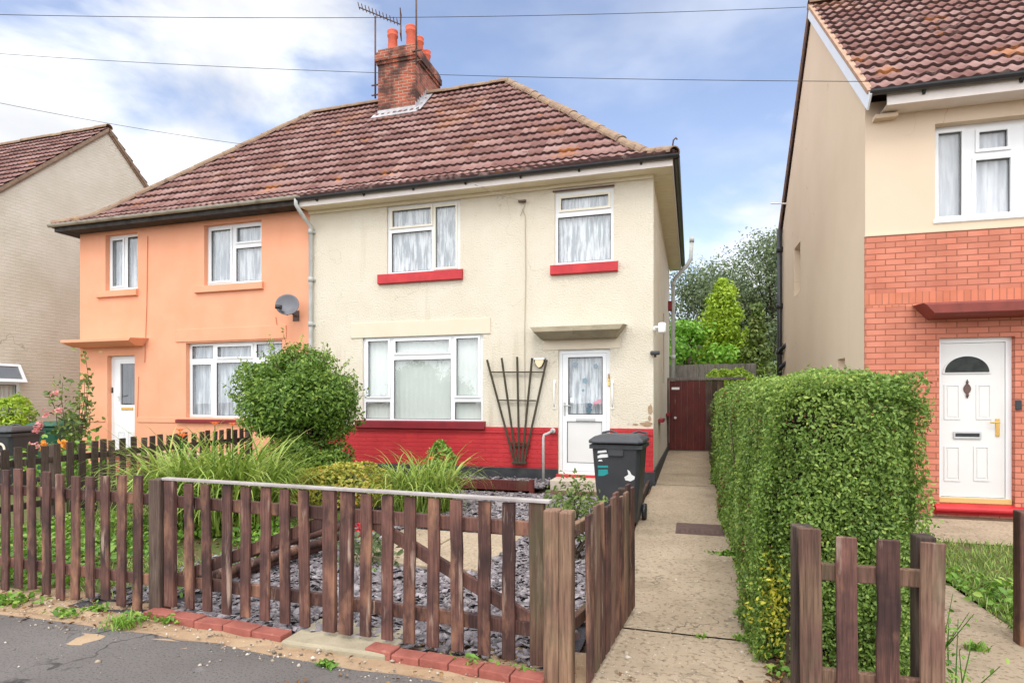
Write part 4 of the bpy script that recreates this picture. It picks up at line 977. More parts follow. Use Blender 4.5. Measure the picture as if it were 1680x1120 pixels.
# gate leaves
def gate(label, a, b, pickx, brace, stile_m, y_off=0):
    t = thing('gate', label, 'gate', ((a[0] + b[0]) / 2, (a[1] + b[1]) / 2, .05), group=None)
    rz = math.atan2(b[1] - a[1], b[0] - a[0])
    for f in pickx:
        x, y = line(a, b, f); picket(t, x, y, .055, .905, rz=rz, wd=.074)
    for f, sm in stile_m:
        x, y = line(a, b, f); picket(t, x, y, .05, .915, m=sm, wd=.088, th=.034, rz=rz)
    rail(t, a, b, .765, .08, .035, .034); rail(t, a, b, .225, .08, .035, .034)
    d = Vector((b[0] - a[0], b[1] - a[1], 0)).normalized(); nr = Vector((-d.y, d.x, 0)) * .04
    p = Vector((*line(a, b, brace[0]), brace[1])) + nr; q = Vector((*line(a, b, brace[2]), brace[3])) + nr
    MB().bar(p, q, .03, .075).build('brace', M['wood'], t, bevel=.005)
    p = Vector((*a, .925)); q = Vector((*b, .925)); MB().bar(p - d * .03, q + d * .05, .05, .018).build('metal_cap_strip', M['metal_strip'], t, bevel=.003)
    hg = MB()
    for z in (.765, .225): hg.bar(Vector((*line(a, b, stile_m[0][0]), z)) + nr * .6 - d * .06, Vector((*line(a, b, stile_m[0][0]), z)) + nr * .6 + d * .22, .006, .03)
    hg.build('hinge', M['iron'], t)
    return t
g0, g1, g2, g3 = (-3.46, 3.25), (-2.10, 3.17), (-2.03, 3.165), (-.765, 3.09)
gate('left leaf of the brown double picket gate, nearest the fence on the left', g0, g1, [(onY(px, 900, 3.21)[0] - g0[0]) / (g1[0] - g0[0]) for px in (306, 337, 370, 402.5, 436, 471, 505)], (.05, .24, .97, .73), [(.02, 'wood'), (.985, 'wood')])
gate('right leaf of the brown double picket gate, nearest the garden path', g2, g3, [(onY(px, 900, 3.13)[0] - g2[0]) / (g3[0] - g2[0]) for px in (596, 633, 670, 710, 752, 796, 837)], (.10, .76, .97, .25), [(.985, 'wood_pale'), (.02, 'wood')])
# the stout post and the short return fence along the path
fs = thing('picket_fence', 'short dark picket fence along the concrete path with a stout corner post', 'fence', (-.5, 3.5, 0))
MB().box(-.735, -.652, 2.99, 3.09, -.12, .895).box(-.651, -.585, 2.985, 3.09, -.12, .89).build('post', M['wood_pale'], fs, bevel=.008)
a, b = (-.50, 3.06), (-.385, 4.10); rz = math.atan2(b[1] - a[1], b[0] - a[0])
for i in range(10):
    x, y = line(a, b, i / 9); picket(fs, x, y, .02 + .004 * i, .875 + .03 * math.sin(i * 1.7) * .5 + .012 * (i % 3), m='wood_pale' if i % 3 == 1 else 'wood', rz=rz, wd=.092, lean=0)
for z in (.76, .26): MB().bar((-.64, 3.05, z), (-.44, 4.15, z), .04, .07).build('rail', M['wood_pale'], fs, bevel=.006)
MB().box(-.49, -.41, 4.12, 4.2, -.1, .86).build('post', M['wood_dark'], fs, bevel=.008)
# short fence in front of the hedge
fr_ = thing('picket_fence', 'short brown picket fence of four pickets standing before the clipped hedge', 'fence', (.75, 2.95, 0))
for i, px in enumerate((1331, 1390, 1457, 1527)):
    x, _ = onY(px, 900, 2.9); z1 = (.895, .865, .865, .865)[i]
    picket(fr_, x, 2.9 + .0, -.02, z1, m='wood_pale' if i in (0, 3) else 'wood', wd=(.088, .082, .086, .088)[i], th=.024)
rail(fr_, (.47, 2.905), (1.02, 2.905), .70, .075, .035, .035, m='wood_pale'); rail(fr_, (.47, 2.905), (1.02, 2.905), .235, .075, .035, .035, m='wood_pale')
MB().box(.44, .525, 2.955, 3.04, -.1, .89).build('post', M['wood_dark'], fr_, bevel=.006); MB().box(.925, 1.0, 2.955, 3.04, -.1, .875).build('post', M['wood_dark'], fr_, bevel=.006)
# dividing fence between the two gardens
fd = thing('picket_fence', 'dark damp picket fence dividing the orange house garden from the cream one', 'fence', (-7.3, 6, .03))
n = 34
for i in range(n):
    y = 3.55 + i * .145; picket(fd, -7.3 + .02 * math.sin(i), y, gz(y) + .02, gz(y) + .94 + .015 * math.sin(i * 2.1), m='wood_dark', wd=.085, rz=R(90))
for z in (.74, .24): MB().bar((-7.34, 3.45, z), (-7.34, 8.55, z + .08), .04, .075).build('rail', M['wood_dark'], fd, bevel=.005)
for y in (3.5, 5.3, 7.1, 8.6): MB().box(-7.42, -7.33, y - .045, y + .045, -.1, gz(y) + .93).build('post', M['wood_dark'], fd, bevel=.006)
# slim post at the right edge of the photograph
px_, _ = onY(1676, 900, 4.3)
tag(MB().box(px_ - .02, px_ + .07, 4.27, 4.36, -.1, .80).build('gate_post', M['wood'], bevel=.008), 'dark red-brown timber post at the right edge before the neighbour lawn', 'post')

# ================================================================== red gate and grey fence at the end of the path
YG = 15.5
gd = thing('side_gate', 'dark red boarded gate closing the end of the concrete path', 'gate', (.2, YG, gz(YG)))
x0, x1 = onY(1098, 0, YG)[0], onY(1188, 0, YG)[0]; zt = onY(1140, 624, YG)[1]
nb = 9
for i in range(nb):
    a = x0 + (x1 - x0) * i / nb; MB().box(a + .003, a + (x1 - x0) / nb - .003, YG, YG + .022, gz(YG) + .05, zt + random.uniform(-.006, .006)).build('board', M['wood_red'] if i < 6 else M['wood_dark'], gd, bevel=.004)
MB().box(x0 - .12, x0 - .01, YG - .03, YG + .07, 0, zt + .03).build('post', M['wood_dark'], gd, bevel=.006)
MB().box(x0 - .05, x1 + .5, YG - .025, YG + .055, zt + .012, zt + .075).build('head_rail', M['wood_grey'], gd, bevel=.006)
lx, lz = onY(1108, 637, YG); MB().box(lx - .09, lx + .1, YG - .008, YG - .001, lz - .03, lz + .03).build('name_plate', M['white_gloss'], gd)
lx, lz = onY(1108, 685, YG); MB().tube([(lx, YG - .045, lz), (lx, YG - .001, lz)], .032, 12).build('handle', M['chrome'], gd)
gf = thing('panel_fence', 'grey weathered board fence beyond the red side gate', 'fence', (0, 17.5, .25))
a, b = onY(1092, 0, 17.4)[0], onY(1190, 0, 17.4)[0]; zt = onY(1120, 598, 17.4)[1]
for i in range(16):
    q = a + (b + .8 - a) * i / 16; MB().box(q, q + (b + .8 - a) / 16 - .006, 17.4, 17.42, .2, zt + random.uniform(-.01, .01)).build('board', M['wood_grey'], gf)

# ================================================================== fittings on and near the cream house
# vent pipe at the back corner
vx = -.5; vy = 16.55
vp = MB().tube([(vx + .02, vy, .2), (vx + .02, vy, 4.62), (vx + .08, vy, 4.78), (vx + .38, vy, 5.1), (vx + .47, vy, 5.26), (vx + .5, vy, 5.75)], .052, 14)
for z in (1.4, 2.6, 4.55): vp.tube([(vx + .02, vy, z), (vx + .02, vy, z + .12)], .066, 14)
vp.tube([(vx + .5, vy, 5.7), (vx + .5, vy, 5.84)], .062, 14)
vp.build('vent_pipe', M['grey_pipe'], cream, smooth=True)
# bulkhead lamp
bl = thing('bulkhead_lamp', 'small shield-shaped wall lamp beside the cream house door', 'wall lamp', (fx(886), YF - .02, fz(886, 594)))
sx, sz = fx(886), fz(886, 594); sh = lambda s, dz=0: [(sx - .10 * s, sz + .07 * s + dz), (sx + .10 * s, sz + .07 * s + dz), (sx + .095 * s, sz + .01 * s + dz), (sx + .05 * s, sz - .075 * s + dz), (sx, sz - .11 * s + dz), (sx - .05 * s, sz - .075 * s + dz), (sx - .095 * s, sz + .01 * s + dz)]
MB().prism(sh(1), F, -.05, -.001).build('housing', M['black'], bl, bevel=.01)
MB().prism(sh(.78, -.018), F, -.075, -.048).build('diffuser', mat('yellowed_diffuser', (.72, .62, .40), None, .4), bl, bevel=.012)
MB().box(sx - .095, sx + .095, YF - .07, YF - .045, sz + .035, sz + .068).build('brow', M['chrome'], bl, bevel=.006)
# fan trellis
tr = thing('fan_trellis', 'dark fan-shaped wooden trellis fixed between the window and the door', 'trellis', (fx(850), YF - .06, .5))
yt = YF - .075; wz = lambda x, y: (onY(x, y, yt)[0], yt, onY(x, y, yt)[1])
for (tx, ty, bx, by) in ((799, 590, 844, 757), (823, 587, 848, 760), (848.5, 585, 852, 762), (873, 587, 856, 760), (897, 590, 860, 757)):
    MB().bar(wz(tx, ty), wz(bx, by), .036, .018, (0, -1, 0)).build('slat', M['trellis'], tr, bevel=.003)
for (ax_, ay, bx, by) in ((804, 610, 893, 610), (817, 656, 879, 657), (834, 726, 869, 727), (838, 731, 866, 731)):
    p_, q_ = Vector(wz(ax_, ay)), Vector(wz(bx, by)); MB().bar(p_ + Vector((0, .021, 0)), q_ + Vector((0, .021, 0)), .03, .02).build('cross_bar', M['trellis'], tr, bevel=.003)
MB().bar(wz(840, 759), wz(864, 759), .04, .05, (0, -1, 0)).build('foot_block', M['trellis'], tr, bevel=.004)
# grab rail
gr = thing('grab_rail', 'grey tubular grab rail beside the front step', 'grab rail', (fx(893), YF - .3, .1))
p0 = onY(908, 706, YF); p1 = onY(892, 711, YF - .35); 
MB().tube([(p0[0], YF - .03, p0[1] - .0), (p1[0] + .06, YF - .33, p1[1]), (p1[0] + .01, YF - .37, p1[1] - .02), (p1[0], YF - .375, p1[1] - .07), (p1[0], YF - .375, .05)], .021, 12).build('tube', M['grey_pipe'], gr, smooth=True)
MB().lathe((p0[0], YF - .04, p0[1]), [(.045, 0), (.045, .012), (.03, .02)], 16, (0, -1, 0)).build('flange', M['grey_pipe'], gr, smooth=True)
# white handles either side of the door
for px, lab in ((910, 'curved white grab handle on the wall left of the white front door'), (1005, 'curved white grab handle on the wall right of the white front door')):
    x, z0 = fx(px), fz(px, 664); z1 = fz(px, 630); h = thing('curved_grab_bar', lab, 'grab handle', (x, YF - .03, z0), group='grab handles beside the door')
    MB().tube([(x, YF - .015, z0 - .03), (x, YF - .055, z0 + .02), (x, YF - .06, (z0 + z1) / 2), (x, YF - .055, z1 - .02), (x, YF - .015, z1 + .03)], .013, 8).build('grip', M['white_gloss'], h, smooth=True)
    MB().box(x - .022, x + .022, YF - .018, YF - .002, z0 - .07, z0 - .01).box(x - .022, x + .022, YF - .018, YF - .002, z1 + .01, z1 + .07).build('end_plate', M['white_gloss'], h, bevel=.006)
# camera and its box on the corner
cmx, cmz = fx(1085), fz(1078, 543); cmo = thing('security_camera', 'white security camera on an arm at the corner of the cream house', 'security camera', (cmx - .1, YF, cmz))
MB().lathe((cmx + .02, YF - .20, cmz - .055), [(.055, 0), (.062, .02), (.062, .14), (.05, .16), (.02, .165)], 18).build('body', M['white_gloss'], cmo, smooth=True)
MB().lathe((fx(1076), YF - .015, cmz + .035), [(.04, 0), (.045, .02), (.03, .05)], 16, (0, -1, 0)).tube([(fx(1076), YF - .05, cmz + .04), (cmx + .01, YF - .14, cmz + .06)], .022, 10).build('arm', M['white_gloss'], cmo, smooth=True)
fmx, fmz = fx(1075), fz(1075, 579); fm = thing('floodlight', 'black slim floodlight under the white camera on the corner', 'floodlight', (fmx, YF, fmz))
MB().box(fmx - .075, fmx + .075, YF - .10, YF - .03, fmz - .035, fmz + .03).build('housing', M['black'], fm, bevel=.018)
MB().box(fmx - .02, fmx + .02, YF - .04, YF - .001, fmz - .07, fmz - .02).build('bracket', M['iron'], fm, bevel=.004)
MB().tube([(fx(1074.5), YF - .008, cmz), (fx(1074.5), YF - .008, fmz + .02)], .006, 6).build('cable', M['wire_pale'], fm)
# cable run down the cream front, and the little hook under the eaves
wr = MB().tube([(fx(790), YF - .34, EZ - .12), (fx(835), YF - .2, EZ - .33), (fx(856), YF - .02, EZ - .36), (fx(861), YF - .012, EZ - .45), (fx(854), YF - .012, EZ - .62)], .006, 6)
wr.tube([(fx(857), YF - .012, EZ - .5), (fx(862), YF - .012, EZ - .62), (fx(863), YF - .012, 3.6), (fx(861), YF - .012, 2.6), (fx(862), YF - .012, 1.2)], .0065, 6)
wr.build('cable', M['wire_pale'], cream)
MB().bar((fx(852), YF - .05, EZ - .38), (fx(864), YF - .05, EZ - .38), .05, .03).build('wire_hook', M['iron'], cream)
wr = MB().tube([(fx(243), YF - .012, EZ - .3), (fx(241.5), YF - .012, 3.5), (fx(238), YF - .012, 2.3)], .007, 6).tube([(fx(228), YF - .012, 2.0), (fx(226), YF - .012, 1.1)], .006, 6).tube([(fx(453), YF - .012, fz(453, 520)), (fx(458), YF - .012, fz(458, 555))], .006, 6)
wr.build('cable', mat('orange_painted_cable', (.55, .2, .1), None, .7), orange)
# small windows seen only by their sills on the gable side, an alarm box high up
for (px, py, w_) in ((1081, 688, .5), (1093, 679, .6)):
    yy, zz = onX(px, py, XR); MB().box(XR + .001, XR + .09, yy - .25, yy + w_, zz - .05, zz + .02).build('sill', M['dark_red'], cream, bevel=.008)
yy, zz = onX(1096, 502, XR); MB().box(XR + .001, XR + .1, yy - .1, yy + .12, zz - .12, zz + .12).build('alarm_box', M['dark_red'], cream, bevel=.01)
yy, zz = onX(1088, 560, XR); MB().tube([(XR + .012, yy, zz + .6), (XR + .012, yy, zz - .9)], .012, 6).build('cable', M['wire_pale'], cream)
# bare patches where the roughcast has come away near the corner, and a repaired crack
rg_ = random.Random(3)
for (px, py, w_, h_) in ((1069, 672, .045, .10), (1060, 695, .11, .045), (1042, 696, .05, .02), (1066, 686, .03, .05), (999, 617, .02, .06)):
    x, z = fx(px), fz(px, py); x = min(x, XR - w_ - .003)
    pt = [(x + w_ * math.cos(q) * rg_.uniform(.6, 1.05), z + h_ * math.sin(q) * rg_.uniform(.6, 1.05)) for q in np.linspace(0, 2 * math.pi, 15)[:-1]]
    MB().prism(pt, F, -.006, .002).build('bare_patch', M['sand'], cream)
# steps at the front door
tag(MB().box(fx(913), fx(1003), YF - .50, YF - .036, .0, .205).build('door_step', M['step'], bevel=.015), 'pale concrete step below the white front door', 'step')
ed_ = thing('board_edging', 'low red-brown timber edging in front of the gravel strip below the red wall', 'garden edging', (-3.3, 8.9, .09))
MB().bar((-4.75, 8.93, .16), (-2.35, 8.90, .16), .035, .16).build('board', M['wood_red'], ed_, bevel=.006)
MB().box(-2.40, -2.33, 8.86, 8.94, .0, .26).build('peg', M['wood_red'], ed_, bevel=.006)
# kerb board beside the path
tag(MB().bar((-.66, 5.2, gz(5.2) + .03), (-.66, 9.7, gz(9.7) + .05), .04, .13).build('edging_board', M['wood_dark'], bevel=.005), 'dark timber board edging the concrete path near the bin', 'garden edging')
# manhole cover
a0 = onG(1101, 866, .04); a1 = onG(1177, 846, .06); mc = thing('manhole_cover', 'brown iron inspection cover set in the concrete path', 'manhole cover', (.1, 6.9, gz(6.9)))
zc = gz(6.9) + .006; MB().bar((-.17, 6.9, zc), (.33, 6.9, zc), .52, .012, (0, -.02, 1)).build('rim', M['iron'], mc, bevel=.004)
kk = MB().bar((-.155, 6.9, zc + .002), (.315, 6.9, zc + .002), .49, .013, (0, -.02, 1))
for i in range(9):
    for j in range(8): kk.box(-.14 + i * .052, -.11 + i * .052, 6.69 + j * .055, 6.715 + j * .055, zc - .004, zc + .009)
kk.build('lid', M['iron'], mc)

# ================================================================== wheeled bins
def bin_(label, loc, rz, body, lidm, group):
    t = thing('wheeled_bin', label, 'wheeled bin', loc, rz, group)
    b = MB(); lv = [(0.03, .205, .225), (.06, .215, .235), (.5, .25, .29), (.88, .272, .335), (.93, .275, .34)]
    def ring(z, hw, hd, cy):
        c = .045; return [(-hw + c, cy - hd, z), (hw - c, cy - hd, z), (hw, cy - hd + c, z), (hw, cy + hd - c, z), (hw - c, cy + hd, z), (-hw + c, cy + hd, z), (-hw, cy + hd - c, z), (-hw, cy - hd + c, z)]
    for (z, hw, hd) in lv: b.v += ring(z, hw, hd, -.02 + (.9 - z) * .03)
    for i in range(len(lv) - 1):
        for j in range(8): b.f.append((i * 8 + j, i * 8 + (j + 1) % 8, i * 8 + 8 + (j + 1) % 8, i * 8 + 8 + j))
    b.f += [tuple(reversed(range(8))), tuple((len(lv) - 1) * 8 + j for j in range(8))]; b.r += [0] * len(b.f)
    b.build('body', M[body], t, bevel=.012, local=True)
    rm = MB().panel(lambda u, v, w: (u, v, .93 - w), -.295, .295, -.375, .335, [(-.25, .25, -.32, .28)], 0, .045, back=True, edges=True)
    rm.build('rim', M[body], t, bevel=.006, local=True)
    ld = MB(); lz = [(.945, .30, .38), (.965, .305, .385), (.985, .295, .37), (1.02, .25, .30), (1.035, .2, .22)]
    for (z, hw, hd) in lz: ld.v += ring(z, hw, hd, -.02 - .02)
    n_ = len(lz)
    for i in range(n_ - 1):
        for j in range(8): ld.f.append((i * 8 + j, i * 8 + (j + 1) % 8, i * 8 + 8 + (j + 1) % 8, i * 8 + 8 + j))
    ld.f += [tuple(reversed(range(8))), tuple((n_ - 1) * 8 + j for j in range(8))]; ld.r += [0] * len(ld.f)
    Ld = ld.build('lid', M[lidm], t, bevel=.012, local=True)
    MB().bar((0, -.36, .985), (0, .30, 1.012), .5, .02).build('lid_panel', M[lidm], Ld, bevel=.008, local=True)
    for s in (-1, 1): MB().tube([(s * .27, .30, .97), (s * .27, .36, 1.03), (s * .17, .37, 1.05), (s * .1, .36, 1.03), (s * .1, .30, .97)], .014, 8).build('handle', M[lidm], t, smooth=True, local=True)
    for s in (-1, 1): MB().lathe((s * .25, .23, .1), [(.03, -.03), (.095, -.025), (.1, 0), (.095, .025), (.03, .03)], 20, (1, 0, 0)).build('wheel', M['black'], t, smooth=True, local=True)
    MB().box(-.09, .09, -.366, -.335, .80, .925).build('front_grip', M[body], t, bevel=.012, local=True)
    return t
def bfront(z): return -.30 + .0 - (.03 + (z - .5) * .13) * 1. + .012
b1 = bin_('grey-black wheeled bin with torn white and teal stickers by the front door', (-.80, 7.05, gz(7.0)), R(-2), 'binblack', 'binblack', 'wheeled bins')
def patch(t, pts, m, off=0.):
    k = MB()
    def P3(u, v, w):
        z = v; hd = np.interp(z, [.06, .5, .88], [.235, .29, .335]); return (u, -.02 + (.9 - z) * .03 - hd - w, z)
    k.prism(pts, P3, .0035 + off, .001 + off); k.build('sticker', M[m], t, local=True)
patch(b1, [(-.205, .832), (-.10, .845), (-.105, .87), (-.20, .858)], 'white_gloss'); patch(b1, [(-.205, .775), (-.085, .79), (-.085, .825), (-.17, .82), (-.205, .80)], 'white_gloss')
patch(b1, [(-.20, .74), (-.15, .742), (-.16, .76), (-.19, .757)], 'white_gloss')
patch(b1, [(-.205, .665), (-.09, .67), (-.09, .695), (-.205, .69)], 'teal'); patch(b1, [(-.205, .57), (-.14, .575), (-.09, .60), (-.095, .65), (-.2, .645)], 'teal')
patch(b1, [(.10, .535), (.16, .525), (.20, .55), (.205, .58), (.17, .60), (.15, .64), (.125, .655), (.135, .60), (.09, .57)], 'white_gloss')
b2 = bin_('black wheeled bin at the left edge with the number 10 on it', (-10.35, 6.75, gz(6.7)), R(20), 'binblack', 'binblack', 'wheeled bins')
b3 = bin_('green wheeled bin behind the rose bush', (-11.25, 8.15, gz(8.1)), R(14), 'bingreen', 'bingreen', 'wheeled bins')
dg = MB(); P10 = lambda u, v, w: (u, -.318 - (v - .5) * .10 - w, v)
dg.prism([(.0, .60), (.035, .60), (.035, .79), (.01, .79), (-.025, .755), (.0, .755)], P10, .012, .004)
b2n = dg.build('digit', M['cream_paint'], b2, local=True)
dg = MB(); k = 24
o_ = [(.125 + .068 * math.cos(q), .695 + .10 * math.sin(q)) for q in np.linspace(0, 2 * math.pi, k + 1)]; i_ = [(.125 + .035 * math.cos(q), .695 + .064 * math.sin(q)) for q in np.linspace(0, 2 * math.pi, k + 1)]
for j in range(k): dg.prism([i_[j], o_[j], o_[j + 1], i_[j + 1]], P10, .012, .004)
dg.build('digit', M['cream_paint'], b2, local=True)

# ---- low brick wall in the orange garden
lw = thing('garden_wall', 'low pinkish brick wall with a pale coping before the orange house', 'garden wall', (-9.5, 8.3, .1))
MB().box(-10.3, -7.5, 8.25, 8.45, 0, .50).build('brickwork', M['chim_brick'], lw)
MB().box(-10.33, -7.47, 8.21, 8.49, .502, .57).build('coping', mat('pinkish_coping', (.58, .34, .26), (.5, .36, .28), .85, 5, bump=.3), lw, bevel=.012)
# ---- timber rails lying behind the left gate leaf
for i, (a, b, lab) in enumerate((((-3.62, 3.72, .05), (-3.30, 5.0, .10), 'brown round rail lying behind the left gate leaf, lowest of three'),
                                 ((-3.55, 3.75, .11), (-3.22, 5.05, .17), 'brown round rail lying behind the left gate leaf, middle of three'),
                                 ((-3.62, 3.9, .17), (-3.28, 5.1, .24), 'brown round rail lying behind the left gate leaf, topmost of three'))):
    tag(MB().tube([a, b], .038, 12).build('timber_rail', M['wood'], smooth=True), lab, 'timber rail', 'loose rails behind the gate')

# ================================================================== overhead wires
def wire(label, pts, sag, rad):
    a, b = Vector(pts[0]), Vector(pts[1]); q = [a + (b - a) * (i / 24) - Vector((0, 0, sag * 4 * (i / 24) * (1 - i / 24))) for i in range(25)]
    tag(MB().tube(q, rad, 5).build('overhead_wire', M['wire'], smooth=True), label, 'overhead wire', 'overhead wires')
def ray(px, py, d):
    u = (px - CX) / FPX; return (d * (-sT + u * cT), d * (cT + u * sT), CAM_H + (HZ - py) / FPX * d)
wire('uppermost dark cable crossing the sky to the tan house gable', (ray(-60, 23, 9.5), ray(1322, 12, 10.7)), .12, .0048)
wire('middle cable crossing past the chimney to the tan house eaves', (ray(-60, 84, 11.0), ray(1425, 134, 7.5)), .12, .004)
wire('lowest cable dropping across the cloud onto the orange house roof', (ray(-60, 157, 10.0), ray(415, 239, 11.6)), .05, .004)
# ================================================================== plants
def nrm(a): return a / np.maximum(np.linalg.norm(a, axis=1, keepdims=True), 1e-9)
def leafmesh(C, Nn, Ln, W, rg, spread=.7, fold=.25, six=False, tdir=None, bias=None):
    """many small folded leaves; C centres, Nn outward normals, Ln lengths (array or number)"""
    n = len(C); Ln = np.broadcast_to(np.asarray(Ln, float), (n,)) * rg.uniform(.7, 1.25, n); Wd = Ln * W * rg.uniform(.8, 1.2, n)
    nn = nrm(Nn + spread * rg.normal(size=(n, 3)))
    t = rg.normal(size=(n, 3)) if tdir is None else tdir + .6 * rg.normal(size=(n, 3))
    t = nrm(t - (t * nn).sum(1, keepdims=True) * nn); b = np.cross(nn, t)
    l = Ln[:, None]; w_ = Wd[:, None]; fo = fold * w_
    if six:
        P = [C - t * l * .5, C - t * l * .15 + b * w_ * .45 + nn * fo, C + t * l * .2 + b * w_ * .42 + nn * fo, C + t * l * .5 - nn * fo * .3, C + t * l * .2 - b * w_ * .42 + nn * fo, C - t * l * .15 - b * w_ * .45 + nn * fo]
        V = np.stack(P, 1).reshape(-1, 3); i = np.arange(n)[:, None] * 6
        Fq = np.concatenate([i + np.array([[0, 1, 2, 3]]), i + np.array([[0, 3, 4, 5]])], 0); r = 2
    else:
        P = [C - t * l * .5, C + b * w_ * .5 + nn * fo, C + t * l * .5, C - b * w_ * .5 + nn * fo]
        V = np.stack(P, 1).reshape(-1, 3); Fq = np.arange(n)[:, None] * 4 + np.array([[0, 1, 2, 3]]); r = 1
    rn = rg.beta(2, 2.6, n) if bias is None else np.clip(rg.beta(2, 2.6, n) * .75 + bias, 0, 1)
    return V, Fq, np.tile(rn, r)
def add_leaves(name, parts, m, parent):
    V = []; Fq = []; Rn = []; b = 0
    for v, f, r in parts: V.append(v); Fq.append(f + b); Rn.append(r); b += len(v)
    return mkmesh(name, np.concatenate(V), np.concatenate(Fq), m, parent, rnd=np.concatenate(Rn))
def fbm(P, sc_, seed):
    rg = np.random.default_rng(seed); o = np.zeros(len(P))
    for k in range(4):
        for _ in range(3):
            d = nrm(rg.normal(size=(1, 3)))[0] * sc_ * 1.9 ** k; o += np.sin(P @ d + rg.uniform(0, 6.3)) / (1.6 ** k) / 3
    return o
def limb(mb, a, b, r0, r1, rg, n=5, wob=.05):
    a = np.array(a, float); b = np.array(b, float); pts = [a + (b - a) * i / n + (rg.normal(0, wob, 3) if 0 < i < n else 0) for i in range(n + 1)]
    mb.tube(pts, [r0 + (r1 - r0) * i / n for i in range(n + 1)], 7)
def blades(rg, n, base, length, width, lean, droop, seg=6, up0=.15):
    """arching grass-like blades; returns V, F, rnd"""
    base = np.asarray(base, float); az = rg.uniform(0, 2 * np.pi, n); Ls = length * rg.uniform(.55, 1.15, n); ln = lean * rg.uniform(.2, 1.1, n); dr = droop * rg.uniform(.4, 1.3, n)
    o = np.stack([np.cos(az), np.sin(az), np.zeros(n)], 1); sd = np.stack([-np.sin(az), np.cos(az), np.zeros(n)], 1)
    tw = rg.normal(0, .3, n); V = []
    for i in range(seg + 1):
        s = i / seg; ang = ln + dr * s * s
        if i == 0: p = base.copy()
        else:
            ds = Ls / seg; p = p + o * (np.sin(ang) * ds)[:, None] + np.array([0, 0, 1.]) * (np.cos(ang) * ds)[:, None]
        w_ = width * (1 - s ** 2.2) * (.6 + .4 * min(1, s * 4)); off = sd * w_ + o * (tw * w_)[:, None]
        V.append(p - off / 2); V.append(p + off / 2)
    V = np.stack(V, 1).reshape(-1, 3); k = 2 * (seg + 1); i0 = np.arange(n)[:, None] * k
    Fq = np.concatenate([i0 + np.array([[2 * i, 2 * i + 1, 2 * i + 3, 2 * i + 2]]) for i in range(seg)], 0)
    return V, Fq, np.tile(rg.beta(2, 2, n), seg)

